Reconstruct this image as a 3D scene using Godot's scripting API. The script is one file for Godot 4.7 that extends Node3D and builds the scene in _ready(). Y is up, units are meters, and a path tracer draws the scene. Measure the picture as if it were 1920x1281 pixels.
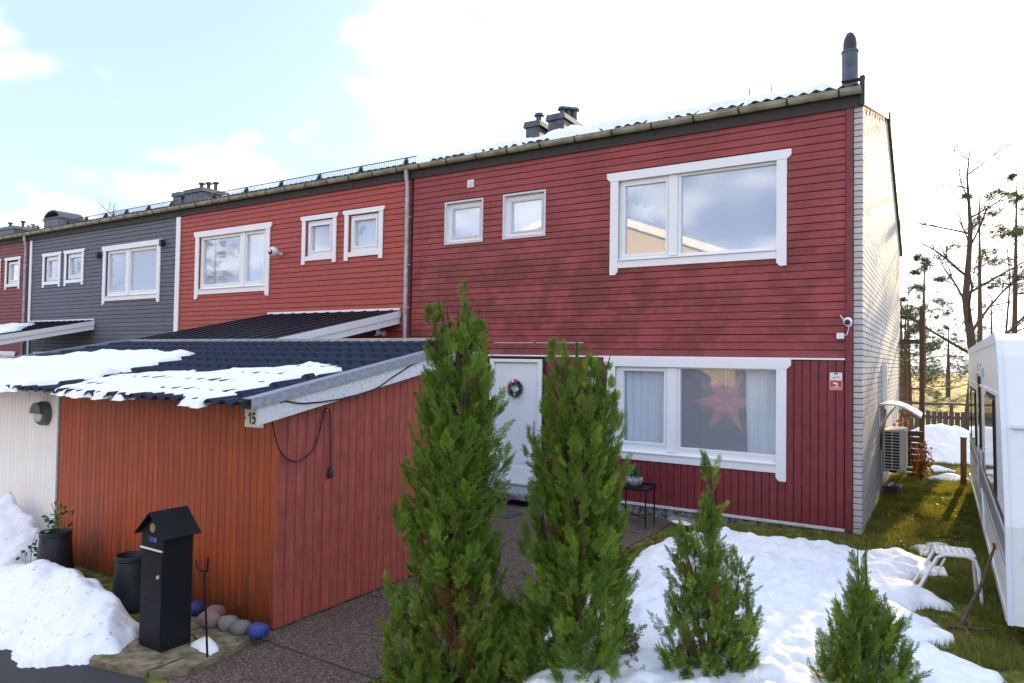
extends Node3D

# ------------------------------------------------------------------ mesh builder
class MB:
	var v := PackedVector3Array()
	var n := PackedVector3Array()
	var c := PackedColorArray()
	var uv := PackedVector2Array()
	var col := Color.WHITE

	func tri(a: Vector3, b: Vector3, d: Vector3) -> void:
		# a, b, d run counter-clockwise seen from outside
		var nn := (b - a).cross(d - a)
		if nn.length_squared() < 1e-16:
			return
		nn = nn.normalized()
		for q in [a, d, b]:
			v.append(q); n.append(nn); c.append(col); uv.append(Vector2(q.x, q.y))

	func tri_n(a: Vector3, b: Vector3, d: Vector3, na: Vector3, nb: Vector3, nd: Vector3) -> void:
		v.append(a); v.append(d); v.append(b)
		n.append(na); n.append(nd); n.append(nb)
		for i in 3:
			c.append(col); uv.append(Vector2.ZERO)

	func quad(a: Vector3, b: Vector3, d: Vector3, e: Vector3) -> void:
		tri(a, b, d)
		tri(a, d, e)

	func box(p: Vector3, s: Vector3, bas := Basis.IDENTITY, bev := 0.0) -> void:
		# p is the centre; bev chamfers all edges
		var h := s * 0.5
		if bev <= 0.0:
			var k := []
			for i in 8:
				k.append(p + bas * Vector3(h.x if i & 1 else -h.x, h.y if i & 2 else -h.y, h.z if i & 4 else -h.z))
			quad(k[4], k[5], k[7], k[6]); quad(k[1], k[0], k[2], k[3])
			quad(k[5], k[1], k[3], k[7]); quad(k[0], k[4], k[6], k[2])
			quad(k[6], k[7], k[3], k[2]); quad(k[0], k[1], k[5], k[4])
			return
		var b := minf(bev, minf(h.x, minf(h.y, h.z)) * 0.9)
		var q := func(x: float, y: float, z: float) -> Vector3: return p + bas * Vector3(x, y, z)
		var ix := h.x - b; var iy := h.y - b; var iz := h.z - b
		for s1 in [-1.0, 1.0]:
			# faces
			_f([q.call(s1 * h.x, -iy, -iz), q.call(s1 * h.x, iy, -iz), q.call(s1 * h.x, iy, iz), q.call(s1 * h.x, -iy, iz)], bas * Vector3(s1, 0, 0))
			_f([q.call(-ix, s1 * h.y, -iz), q.call(ix, s1 * h.y, -iz), q.call(ix, s1 * h.y, iz), q.call(-ix, s1 * h.y, iz)], bas * Vector3(0, s1, 0))
			_f([q.call(-ix, -iy, s1 * h.z), q.call(ix, -iy, s1 * h.z), q.call(ix, iy, s1 * h.z), q.call(-ix, iy, s1 * h.z)], bas * Vector3(0, 0, s1))
			for s2 in [-1.0, 1.0]:
				_f([q.call(s1 * h.x, s2 * iy, -iz), q.call(s1 * ix, s2 * h.y, -iz), q.call(s1 * ix, s2 * h.y, iz), q.call(s1 * h.x, s2 * iy, iz)], bas * Vector3(s1, s2, 0))
				_f([q.call(s1 * h.x, -iy, s2 * iz), q.call(s1 * ix, -iy, s2 * h.z), q.call(s1 * ix, iy, s2 * h.z), q.call(s1 * h.x, iy, s2 * iz)], bas * Vector3(s1, 0, s2))
				_f([q.call(-ix, s1 * h.y, s2 * iz), q.call(-ix, s1 * iy, s2 * h.z), q.call(ix, s1 * iy, s2 * h.z), q.call(ix, s1 * h.y, s2 * iz)], bas * Vector3(0, s1, s2))
				for s3 in [-1.0, 1.0]:
					_f([q.call(s1 * h.x, s2 * iy, s3 * iz), q.call(s1 * ix, s2 * h.y, s3 * iz), q.call(s1 * ix, s2 * iy, s3 * h.z)], bas * Vector3(s1, s2, s3))

	func _f(p: Array, out: Vector3) -> void:
		# polygon with its winding chosen so that it faces out
		var nn: Vector3 = (p[1] - p[0]).cross(p[2] - p[0])
		if nn.dot(out) < 0.0:
			p.reverse()
		for i in range(1, p.size() - 1):
			tri(p[0], p[i], p[i + 1])

	func prism(pts: PackedVector2Array, o: Vector3, ax: Vector3, ay: Vector3, depth: Vector3) -> void:
		# closed outline in the plane (ax, ay) pushed along depth
		var idx := Geometry2D.triangulate_polygon(pts)
		var P := func(i: int, d: float) -> Vector3: return o + ax * pts[i].x + ay * pts[i].y + depth * d
		for i in range(0, idx.size(), 3):
			_f([P.call(idx[i], 0.0), P.call(idx[i + 1], 0.0), P.call(idx[i + 2], 0.0)], -depth)
			_f([P.call(idx[i], 1.0), P.call(idx[i + 1], 1.0), P.call(idx[i + 2], 1.0)], depth)
		var area := 0.0
		for i in pts.size():
			area += pts[i].cross(pts[(i + 1) % pts.size()])
		for i in pts.size():
			var j := (i + 1) % pts.size()
			var e := pts[j] - pts[i]
			var o2 := Vector2(e.y, -e.x) * signf(area)
			_f([P.call(i, 0.0), P.call(j, 0.0), P.call(j, 1.0), P.call(i, 1.0)], ax * o2.x + ay * o2.y)

	func tube(path: Array, rad: Array, sides := 8, caps := true) -> void:
		var rings := []
		var up := Vector3.UP
		for i in path.size():
			var t: Vector3 = (path[mini(i + 1, path.size() - 1)] - path[maxi(i - 1, 0)]).normalized()
			if absf(t.dot(up)) > 0.95:
				up = Vector3.RIGHT if absf(t.x) < 0.8 else Vector3.FORWARD
			var s := t.cross(up).normalized()
			var w := s.cross(t).normalized()
			up = w
			var r: float = rad[mini(i, rad.size() - 1)]
			var ring := []
			for k in sides:
				var a := TAU * k / sides
				ring.append([path[i] + (s * cos(a) + w * sin(a)) * r, s * cos(a) + w * sin(a)])
			rings.append(ring)
		for i in rings.size() - 1:
			for k in sides:
				var A = rings[i][k]; var B = rings[i][(k + 1) % sides]; var C = rings[i + 1][(k + 1) % sides]; var D = rings[i + 1][k]
				tri_n(A[0], C[0], B[0], A[1], C[1], B[1])
				tri_n(A[0], D[0], C[0], A[1], D[1], C[1])
		if caps:
			for e in [0, rings.size() - 1]:
				var o: Vector3 = (path[0] - path[1]) if e == 0 else (path[e] - path[e - 1])
				var poly := []
				for k in sides: poly.append(rings[e][k][0])
				_f(poly, o)

	func lathe(prof: Array, o: Vector3, sides := 20, bas := Basis.IDENTITY) -> void:
		# prof: Vector2(radius, height) from bottom to top, outside surface
		for i in prof.size() - 1:
			var a: Vector2 = prof[i]; var b: Vector2 = prof[i + 1]
			var e := b - a
			var nn := Vector2(e.y, -e.x).normalized()
			for k in sides:
				var t0 := TAU * k / sides; var t1 := TAU * (k + 1) / sides
				var d0 := Vector3(cos(t0), 0, sin(t0)); var d1 := Vector3(cos(t1), 0, sin(t1))
				var U := Vector3.UP
				var q := [o + bas * (d0 * a.x + U * a.y), o + bas * (d1 * a.x + U * a.y), o + bas * (d1 * b.x + U * b.y), o + bas * (d0 * b.x + U * b.y)]
				var n0 := bas * (d0 * nn.x + U * nn.y); var n1 := bas * (d1 * nn.x + U * nn.y)
				if a.x > 1e-5: tri_n(q[0], q[2], q[1], n0, n1, n1)
				if b.x > 1e-5: tri_n(q[0], q[3], q[2], n0, n0, n1)

	func grid(nx: int, nz: int, f: Callable, keep = null) -> void:
		# f(i, j) -> Vector3; x along i, z along j; smooth normals, facing up
		var P := []
		P.resize((nx + 1) * (nz + 1))
		for j in nz + 1:
			for i in nx + 1:
				P[j * (nx + 1) + i] = f.call(i, j)
		var N := []
		N.resize(P.size())
		for j in nz + 1:
			for i in nx + 1:
				var a: Vector3 = P[j * (nx + 1) + mini(i + 1, nx)] - P[j * (nx + 1) + maxi(i - 1, 0)]
				var b: Vector3 = P[mini(j + 1, nz) * (nx + 1) + i] - P[maxi(j - 1, 0) * (nx + 1) + i]
				N[j * (nx + 1) + i] = b.cross(a).normalized()
		for j in nz:
			for i in nx:
				if keep != null and not keep.call(i, j):
					continue
				var k0 := j * (nx + 1) + i
				var k1 := k0 + nx + 1
				tri_n(P[k0], P[k1], P[k1 + 1], N[k0], N[k1], N[k1 + 1])
				tri_n(P[k0], P[k1 + 1], P[k0 + 1], N[k0], N[k1 + 1], N[k0 + 1])

	func mesh() -> ArrayMesh:
		var a := []
		a.resize(Mesh.ARRAY_MAX)
		a[Mesh.ARRAY_VERTEX] = v; a[Mesh.ARRAY_NORMAL] = n; a[Mesh.ARRAY_COLOR] = c; a[Mesh.ARRAY_TEX_UV] = uv
		var m := ArrayMesh.new()
		if v.size(): m.add_surface_from_arrays(Mesh.PRIMITIVE_TRIANGLES, a)
		return m

# ------------------------------------------------------------------ node helpers
var rng := RandomNumberGenerator.new()
var M := {}
var names := {}

func numbered(called: String) -> String:
	names[called] = names.get(called, -1) + 1
	return called if names[called] == 0 else "%s_%03d" % [called, names[called]]

func tag(o: Node, label: String, category := "", group := "", kind := "") -> Node:
	if label: o.set_meta("label", label)
	if category: o.set_meta("category", category)
	if group: o.set_meta("group", group)
	if kind: o.set_meta("kind", kind)
	return o

func thing(called: String, label: String, category: String, at := Vector3.ZERO, turn := 0.0, group := "") -> Node3D:
	var o := Node3D.new()
	o.name = numbered(called)
	add_child(o)
	o.position = at
	o.rotation.y = turn
	tag(o, label, category, group)
	return o

func part(mb, called: String, m: Material, parent: Node, xf := Transform3D.IDENTITY) -> MeshInstance3D:
	var o := MeshInstance3D.new()
	o.mesh = mb.mesh() if mb is MB else mb
	o.material_override = m
	if parent == self:
		o.name = numbered(called)
		add_child(o)
	else:
		o.name = called
		parent.add_child(o, true)
	o.transform = xf
	return o

func solo(mb, called: String, m: Material, label: String, category: String, group := "", xf := Transform3D.IDENTITY) -> MeshInstance3D:
	var o := part(mb, called, m, self, xf)
	tag(o, label, category, group)
	return o

func structure(mb, called: String, m: Material) -> MeshInstance3D:
	var o := part(mb, called, m, self)
	o.set_meta("kind", "structure")
	return o

func sub(called: String, parent: Node, at := Vector3.ZERO) -> Node3D:
	var o := Node3D.new()
	o.name = called
	parent.add_child(o, true)
	o.position = at
	return o

func bx(p: Vector3, s: Vector3, bev := 0.0, bas := Basis.IDENTITY) -> MB:
	var b := MB.new()
	b.box(p, s, bas, bev)
	return b

func span(x0: float, x1: float, y0: float, y1: float, z0: float, z1: float, bev := 0.0) -> MB:
	return bx(Vector3((x0 + x1) / 2, (y0 + y1) / 2, (z0 + z1) / 2), Vector3(absf(x1 - x0), absf(y1 - y0), absf(z1 - z0)), bev)

# ------------------------------------------------------------------ materials
func lin(r: float, g: float, b: float) -> Color:
	return Color(r, g, b).linear_to_srgb()

func mat(r: float, g: float, b: float, rough := 0.7, metal := 0.0) -> StandardMaterial3D:
	var m := StandardMaterial3D.new()
	m.albedo_color = lin(r, g, b)
	m.roughness = rough
	m.metallic = metal
	return m

func noise_tex(freq: float, ramp: Array, seed_: int, kind := FastNoiseLite.TYPE_SIMPLEX_SMOOTH, size := 512, octaves := 4, as_normal := 0.0) -> NoiseTexture2D:
	var f := FastNoiseLite.new()
	f.seed = seed_
	f.noise_type = kind
	f.frequency = freq
	f.fractal_octaves = octaves
	var t := NoiseTexture2D.new()
	t.width = size; t.height = size
	t.seamless = true
	t.noise = f
	if as_normal > 0.0:
		t.as_normal_map = true
		t.bump_strength = as_normal
	elif ramp.size():
		var g := Gradient.new()
		g.offsets = PackedFloat32Array(ramp.map(func(x): return x[0]))
		g.colors = PackedColorArray(ramp.map(func(x): return x[1]))
		t.color_ramp = g
	return t

func tri_map(m: StandardMaterial3D, tex: Texture2D, sc: Vector3, normal: Texture2D = null, ns := 0.5) -> StandardMaterial3D:
	m.albedo_texture = tex
	m.uv1_triplanar = true
	m.uv1_world_triplanar = true
	m.uv1_scale = sc
	if normal:
		m.normal_enabled = true
		m.normal_texture = normal
		m.normal_scale = ns
	return m

func grey(a: float) -> Color:
	return Color(a, a, a)

func img_tex(im: Image) -> ImageTexture:
	return ImageTexture.create_from_image(im)

# streaky wood: a small computed picture, grain along v (vertical) or u
func wood_img(seed_: int, along_x: bool, lo: float, size := 256) -> ImageTexture:
	var f := FastNoiseLite.new()
	f.seed = seed_; f.frequency = 0.06; f.fractal_octaves = 4
	var g := FastNoiseLite.new()
	g.seed = seed_ + 7; g.frequency = 0.012; g.fractal_octaves = 3
	var im := Image.create(size, size, false, Image.FORMAT_RGB8)
	for y in size:
		for x in size:
			var a := float(x if along_x else y); var b := float(y if along_x else x)
			# wrap by mirrored halves so that repeats meet
			a = absf(a - size / 2.0) * 2.0; b = absf(b - size / 2.0) * 2.0
			var q := 0.5 + 0.5 * f.get_noise_2d(a * 0.06, b * 1.5)
			var w := 0.5 + 0.5 * g.get_noise_2d(a, b)
			var t := clampf(lo + (1.0 - lo) * (0.45 * q + 0.75 * w), 0.0, 1.0)
			im.set_pixel(x, y, Color(t, t, t))
	return img_tex(im)

# the paint of the end house: faded red with grey-green mildew blotches on the boards
func stained_img(seed_: int, w: int, h: int, amount: float) -> ImageTexture:
	var f := FastNoiseLite.new(); f.seed = seed_; f.frequency = 0.034; f.fractal_octaves = 5
	var g := FastNoiseLite.new(); g.seed = seed_ + 3; g.frequency = 0.009; g.fractal_octaves = 2
	var k := FastNoiseLite.new(); k.seed = seed_ + 5; k.frequency = 0.11; k.fractal_octaves = 3
	var im := Image.create(w, h, false, Image.FORMAT_RGB8)
	var paint := Color(0.92, 0.92, 0.92); var mould := Color(0.58, 0.60, 0.46); var fade := Color(1.0, 1.02, 1.08)
	for y in h:
		# v grows downwards in the picture; t is the height share on the wall
		var t := 1.0 - float(y) / h
		for x in w:
			var s := float(x) / w
			var blot := 0.7 * f.get_noise_2d(x * 1.0, y * 1.2) + 0.75 * g.get_noise_2d(x, y * 1.3)
			# mildew was seen in a belt under the small windows and above the door
			var belt := smoothstep(0.36, 0.44, t) * (1.0 - smoothstep(0.62, 0.90, t)) * (1.0 - 0.35 * smoothstep(0.45, 0.85, s))
			var a := smoothstep(-0.25, 0.55, blot + 0.34 * belt - 0.12) * (0.15 + 0.85 * belt) * amount
			var grain := 0.5 + 0.5 * k.get_noise_2d(x * 0.12, y * 2.0)
			var c := paint.lerp(fade, clampf(0.5 + g.get_noise_2d(x + 900, y), 0, 1)).lerp(mould, clampf(a * (0.6 + 0.5 * grain), 0.0, 0.85))
			c = c * (0.90 + 0.14 * grain)
			im.set_pixel(x, y, c)
	return img_tex(im)

func make_materials() -> void:
	var fine := noise_tex(0.09, [[0.0, grey(0.72)], [0.5, grey(0.92)], [1.0, grey(1.0)]], 11)
	var blotch := noise_tex(0.012, [[0.25, grey(0.78)], [0.55, grey(0.96)], [0.8, grey(1.0)]], 12)
	var bump := noise_tex(0.05, [], 13, FastNoiseLite.TYPE_SIMPLEX_SMOOTH, 512, 5, 4.0)
	var woodv := wood_img(3, false, 0.62)
	var woodh := wood_img(5, true, 0.80)
	M.fine = fine; M.bump = bump
	# house paints
	var st := stained_img(21, 896, 672, 0.60)
	M.red1 = []
	for k in 3:
		var m := mat(0.42 + 0.014 * k, 0.074, 0.068, 0.62)
		tri_map(m, st, Vector3(1.0 / 7.0, 1.0 / 5.25, 1.0 / 7.0))
		m.detail_enabled = true; m.detail_albedo = woodh; m.detail_blend_mode = BaseMaterial3D.BLEND_MODE_MUL
		m.detail_uv_layer = BaseMaterial3D.DETAIL_UV_2
		m.uv2_triplanar = true; m.uv2_world_triplanar = true; m.uv2_scale = Vector3(0.7, 2.3, 0.7)
		M.red1.append(m)
	var rd := []
	for k in 3:
		rd.append(tri_map(mat(0.46 + 0.02 * k, 0.078, 0.060, 0.6), woodh, Vector3(0.5, 1.9, 0.5)))
	M.red2 = rd
	var gr := []
	for k in 3:
		gr.append(tri_map(mat(0.125 + 0.008 * k, 0.130 + 0.008 * k, 0.165 + 0.008 * k, 0.6), woodh, Vector3(0.45, 1.7, 0.45)))
	M.grey3 = gr
	var r4 := []
	for k in 3:
		r4.append(tri_map(mat(0.25 + 0.015 * k, 0.05, 0.05, 0.6), woodh, Vector3(0.45, 1.7, 0.45)))
	M.red4 = r4
	var rv := []
	for k in 3:
		rv.append(tri_map(mat(0.26 + 0.015 * k, 0.036, 0.044, 0.45), woodv, Vector3(2.1, 0.6, 2.1)))
	M.redv = rv
	M.backing = mat(0.05, 0.018, 0.018, 0.9)
	# shed boards: orange-brown front with dark damp foot, redder side
	var damp := Image.create(256, 256, false, Image.FORMAT_RGB8)
	var dn := FastNoiseLite.new(); dn.seed = 40; dn.frequency = 0.03; dn.fractal_octaves = 4
	var dk := FastNoiseLite.new(); dk.seed = 41; dk.frequency = 0.2; dk.fractal_octaves = 2
	for y in 256:
		var t := 1.0 - y / 256.0
		for x in 256:
			var e := dn.get_noise_2d(x * 2.0, y * 0.5)
			var wet := 1.0 - smoothstep(0.03 + 0.10 * e, 0.26 + 0.25 * e, t)
			wet *= 0.55 + 0.45 * clampf(0.5 + 1.4 * dk.get_noise_2d(x * 0.9, y * 0.12), 0, 1)
			var g := 0.90 + 0.10 * dk.get_noise_2d(x * 1.1, y * 0.05) + 0.07 * e
			damp.set_pixel(x, y, Color(g, g, g).lerp(Color(0.42, 0.52, 0.52), clampf(wet * 0.7, 0, 1)))
	var dt := img_tex(damp)
	var so := []
	for k in 4:
		so.append(tri_map(mat(0.37 + 0.025 * k, 0.062 + 0.005 * k, 0.013, 0.5), dt, Vector3(0.55, 1.0 / 1.95, 0.55)))
		so[k].uv1_offset = Vector3(0.31 * k, 0.06, 0)
	M.orange = so
	var ss := []
	for k in 3:
		ss.append(tri_map(mat(0.46 + 0.02 * k, 0.096, 0.064, 0.6), woodv, Vector3(1.6, 0.5, 1.6)))
	M.sidered = ss
	M.shedwhite = [mat(0.84, 0.82, 0.77, 0.6), mat(0.82, 0.80, 0.75, 0.6)]
	# trim and metal
	M.white = mat(0.84, 0.84, 0.84, 0.42)
	M.oldwhite = tri_map(mat(0.72, 0.73, 0.74, 0.6), noise_tex(0.05, [[0.0, grey(0.72)], [0.3, grey(0.92)], [1.0, grey(1.0)]], 17), Vector3(0.9, 0.9, 0.9))
	M.door = mat(0.85, 0.86, 0.87, 0.35)
	M.fascia = tri_map(mat(0.055, 0.050, 0.045, 0.75), fine, Vector3(0.8, 0.8, 0.8))
	M.gutter = tri_map(mat(0.42, 0.40, 0.28, 0.42), blotch, Vector3(0.5, 0.5, 0.5))
	M.galv = tri_map(mat(0.36, 0.40, 0.45, 0.42, 0.55), noise_tex(0.03, [[0.2, grey(0.86)], [0.7, grey(1.0)]], 18, FastNoiseLite.TYPE_CELLULAR), Vector3(1.5, 1.5, 1.5))
	M.pipe = tri_map(mat(0.42, 0.44, 0.46, 0.45, 0.3), blotch, Vector3(0.8, 0.8, 0.8))
	M.tile = tri_map(mat(0.035, 0.036, 0.040, 0.7), fine, Vector3(1.5, 1.5, 1.5))
	M.sheetroof = mat(0.020, 0.027, 0.045, 0.50)
	M.sheetroof.metallic_specular = 0.16
	M.blackroof = mat(0.016, 0.017, 0.024, 0.5)
	M.blackroof.metallic_specular = 0.3
	M.chimney = tri_map(mat(0.085, 0.10, 0.125, 0.45, 0.2), blotch, Vector3(0.6, 0.6, 0.6))
	M.darkmetal = mat(0.02, 0.021, 0.024, 0.5)
	M.verge = mat(0.62, 0.62, 0.62, 0.28, 0.4)
	M.brick = []
	for k in 4:
		M.brick.append(tri_map(mat(0.60 + 0.03 * k, 0.57 + 0.03 * k, 0.55 + 0.025 * k, 0.85), fine, Vector3(2.4, 2.4, 2.4), bump, 0.5))
	M.mortar = tri_map(mat(0.20, 0.19, 0.18, 0.95), fine, Vector3(2, 2, 2))
	M.concrete = tri_map(mat(0.30, 0.29, 0.27, 0.9), noise_tex(0.02, [[0.2, grey(0.45)], [0.5, grey(0.85)], [0.8, grey(1.0)]], 19), Vector3(0.8, 0.8, 0.8), bump, 0.5)
	M.slabstone = tri_map(mat(0.24, 0.20, 0.14, 0.92), noise_tex(0.018, [[0.2, Color(0.66, 0.68, 0.5)], [0.5, Color(0.9, 0.88, 0.82)], [0.8, Color(1, 1, 1)]], 20), Vector3(0.8, 0.8, 0.8), bump, 0.5)
	# glass: coated double glazing
	var gl := mat(0.86, 0.92, 1.0, 0.02, 0.34)
	gl.albedo_color.a = 0.04
	gl.transparency = BaseMaterial3D.TRANSPARENCY_ALPHA
	M.glass = gl
	var g2 := mat(0.86, 0.92, 1.0, 0.02, 0.13)
	g2.albedo_color.a = 0.04
	g2.transparency = BaseMaterial3D.TRANSPARENCY_ALPHA
	M.glass_clear = g2
	M.room = mat(0.26, 0.23, 0.20, 0.9)
	M.floorwood = mat(0.20, 0.12, 0.07, 0.6)
	M.curtain = mat(0.72, 0.80, 0.84, 0.9)
	M.curtain.backlight_enabled = true; M.curtain.backlight = Color(0.4, 0.4, 0.4)
	M.paleblind = mat(0.78, 0.80, 0.80, 0.9)
	M.starred = mat(0.46, 0.075, 0.10, 0.8)
	M.starwhite = mat(0.80, 0.74, 0.74, 0.8)
	M.black = mat(0.010, 0.011, 0.014, 0.45)
	M.black.metallic_specular = 0.3
	M.rubber = mat(0.016, 0.017, 0.018, 0.7)
	M.potblack = tri_map(mat(0.016, 0.020, 0.028, 0.45), fine, Vector3(3, 3, 3))
	M.brass = mat(0.5, 0.42, 0.28, 0.35, 0.8)
	M.plastic = mat(0.78, 0.78, 0.77, 0.35)
	M.greyplastic = mat(0.09, 0.095, 0.10, 0.45)
	M.lampglass = mat(0.55, 0.55, 0.56, 0.3)
	M.paper = mat(0.78, 0.76, 0.70, 0.6)
	M.ink = mat(0.02, 0.02, 0.022, 0.6)
	M.inkred = mat(0.55, 0.03, 0.06, 0.6)
	M.inkblue = mat(0.03, 0.06, 0.28, 0.5)
	# snow
	M.snow = tri_map(mat(0.86, 0.88, 0.91, 0.75), noise_tex(0.03, [[0.2, grey(0.95)], [0.8, grey(1.0)]], 25), Vector3(0.7, 0.7, 0.7), noise_tex(0.035, [], 26, FastNoiseLite.TYPE_SIMPLEX_SMOOTH, 512, 5, 5.0), 0.32)
	M.snow.subsurf_scatter_enabled = true; M.snow.subsurf_scatter_strength = 0.15
	var sd := noise_tex(0.06, [[0.0, grey(1.0)], [0.80, grey(1.0)], [0.86, grey(0.6)], [1.0, grey(0.3)]], 27, FastNoiseLite.TYPE_SIMPLEX_SMOOTH, 512, 5)
	M.snowdirt = tri_map(mat(0.84, 0.86, 0.89, 0.75), sd, Vector3(0.45, 0.45, 0.45), noise_tex(0.035, [], 28, FastNoiseLite.TYPE_SIMPLEX_SMOOTH, 512, 5, 6.0), 0.4)
	# ground
	var ag := noise_tex(0.075, [[0.0, Color(0.20, 0.17, 0.15)], [0.25, Color(0.50, 0.42, 0.36)], [0.45, Color(0.75, 0.68, 0.62)], [0.6, Color(0.40, 0.34, 0.31)], [0.8, Color(0.95, 0.90, 0.84)], [1.0, Color(0.55, 0.48, 0.44)]], 30, FastNoiseLite.TYPE_CELLULAR, 1024, 2)
	(ag.noise as FastNoiseLite).cellular_return_type = FastNoiseLite.RETURN_CELL_VALUE
	M.path = tri_map(mat(0.29, 0.255, 0.23, 0.85), ag, Vector3(0.9, 0.9, 0.9), noise_tex(0.075, [], 30, FastNoiseLite.TYPE_CELLULAR, 1024, 2, 6.0), 0.8)
	M.asphalt = tri_map(mat(0.060, 0.060, 0.066, 0.85), noise_tex(0.3, [[0.2, grey(0.6)], [0.6, grey(0.95)], [0.9, grey(1.0)]], 31), Vector3(1.2, 1.2, 1.2), noise_tex(0.3, [], 32, FastNoiseLite.TYPE_SIMPLEX, 512, 3, 5.0), 0.7)
	M.lawn = tri_map(mat(0.21, 0.21, 0.06, 0.95), noise_tex(0.02, [[0.15, Color(0.55, 0.42, 0.26)], [0.45, Color(0.72, 0.78, 0.45)], [0.8, Color(1.0, 1.0, 0.7)]], 33), Vector3(0.55, 0.55, 0.55), bump, 1.0)
	M.grass = mat(1, 1, 1, 0.75)
	M.grass.vertex_color_use_as_albedo = true
	M.grass.backlight_enabled = true; M.grass.backlight = Color(0.9, 0.9, 0.6)
	M.leafy = mat(1, 1, 1, 0.6)
	M.leafy.vertex_color_use_as_albedo = true
	M.leafy.backlight_enabled = true; M.leafy.backlight = Color(0.5, 0.55, 0.25)
	M.bark = tri_map(mat(0.13, 0.085, 0.055, 0.9), noise_tex(0.03, [[0.2, grey(0.5)], [0.6, grey(1.0)]], 34), Vector3(3, 0.8, 3), bump, 1.0)
	M.pinebark = tri_map(mat(0.20, 0.115, 0.065, 0.9), noise_tex(0.03, [[0.2, grey(0.5)], [0.6, grey(1.0)]], 35), Vector3(2, 0.6, 2), bump, 1.0)
	M.brownwood = tri_map(mat(0.10, 0.042, 0.022, 0.7), woodv, Vector3(2, 0.7, 2))
	M.fencewood = tri_map(mat(0.13, 0.095, 0.075, 0.85), woodv, Vector3(2, 0.6, 2))
	M.caravan = mat(0.72, 0.74, 0.74, 0.3)
	M.caravan.clearcoat_enabled = true; M.caravan.clearcoat = 0.4
	M.caravan_trim = mat(0.66, 0.70, 0.76, 0.3)
	M.acryl = mat(0.018, 0.02, 0.024, 0.06)
	M.stripe_blue = mat(0.03, 0.05, 0.14, 0.35)
	M.stripe_grey = mat(0.20, 0.20, 0.21, 0.4)
	M.alu = mat(0.62, 0.63, 0.64, 0.35, 0.5)
	M.unitbeige = mat(0.62, 0.60, 0.54, 0.5)
	M.stone = []
	for q in [[0.30, 0.18, 0.16], [0.34, 0.22, 0.19], [0.26, 0.23, 0.20], [0.20, 0.19, 0.17]]:
		M.stone.append(tri_map(mat(q[0], q[1], q[2], 0.8), fine, Vector3(3, 3, 3), bump, 0.6))
	M.paintblue = tri_map(mat(0.03, 0.06, 0.13, 0.6), noise_tex(0.02, [[0.3, Color(0.3, 0.5, 1.0)], [0.5, Color(1, 1, 1)], [0.7, Color(2.0, 0.6, 1.2)]], 36), Vector3(4, 4, 4))
	M.paintmix = tri_map(mat(0.08, 0.12, 0.24, 0.6), noise_tex(0.015, [[0.35, Color(0.35, 0.9, 1.0)], [0.5, Color(0.5, 0.5, 1.0)], [0.65, Color(1.0, 0.35, 0.9)]], 37), Vector3(4, 4, 4))
	M.mat = tri_map(mat(0.06, 0.075, 0.095, 0.95), fine, Vector3(4, 4, 4))

# ------------------------------------------------------------------ ground height
func g(x: float, z: float) -> float:
	var t := smoothstep(-2.3, -0.5, x)
	return -0.12 + 0.12 * t

func poly_d(poly: PackedVector2Array, p: Vector2) -> float:
	# signed distance, positive inside
	var d := 1e9
	var inside := false
	var j := poly.size() - 1
	for i in poly.size():
		var a := poly[i]; var b := poly[j]
		var ab := b - a
		var t := clampf((p - a).dot(ab) / maxf(ab.length_squared(), 1e-9), 0, 1)
		d = minf(d, (a + ab * t).distance_squared_to(p))
		if (a.y > p.y) != (b.y > p.y) and p.x < (b.x - a.x) * (p.y - a.y) / (b.y - a.y) + a.x:
			inside = not inside
		j = i
	return sqrt(d) * (1.0 if inside else -1.0)

# a sheet of snow lying on the surface base(x, z): rounded edge, uneven top
func snow_sheet(poly: PackedVector2Array, base: Callable, thick: float, soft: float, step: float, rough: float, seed_: int, extra = null) -> MB:
	var f := FastNoiseLite.new(); f.seed = seed_; f.frequency = 1.6; f.fractal_octaves = 3
	var e := FastNoiseLite.new(); e.seed = seed_ + 1; e.frequency = 3.5; e.fractal_octaves = 3
	var lo := poly[0]; var hi := poly[0]
	for p in poly:
		lo = lo.min(p); hi = hi.max(p)
	lo -= Vector2(0.1, 0.1); hi += Vector2(0.1, 0.1)
	var nx := int((hi.x - lo.x) / step) + 1; var nz := int((hi.y - lo.y) / step) + 1
	var D := PackedFloat32Array(); D.resize((nx + 1) * (nz + 1))
	for j in nz + 1:
		for i in nx + 1:
			var p := lo + Vector2(i, j) * step
			D[j * (nx + 1) + i] = poly_d(poly, p) + rough * e.get_noise_2d(p.x, p.y)
	var b := MB.new()
	var fn := func(i: int, j: int) -> Vector3:
		var p := lo + Vector2(i, j) * step
		var d := D[j * (nx + 1) + i]
		var t := clampf(d / soft, 0, 1)
		var h := thick * sqrt(1.0 - (1.0 - t) * (1.0 - t)) if d > 0 else -0.03
		if d > 0: h *= 0.75 + 0.5 * f.get_noise_2d(p.x, p.y) + 0.12 * e.get_noise_2d(p.x * 2, p.y * 2)
		if d > 0 and extra != null: h += extra.call(p.x, p.y) * t
		return Vector3(p.x, base.call(p.x, p.y) + h, p.y)
	var keep := func(i: int, j: int) -> bool:
		var k := j * (nx + 1) + i
		return maxf(maxf(D[k], D[k + 1]), maxf(D[k + nx + 1], D[k + nx + 2])) > 0.0
	b.grid(nx, nz, fn, keep)
	return b

# ------------------------------------------------------------------ boards
var unit_h: ArrayMesh
var unit_v: ArrayMesh

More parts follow.
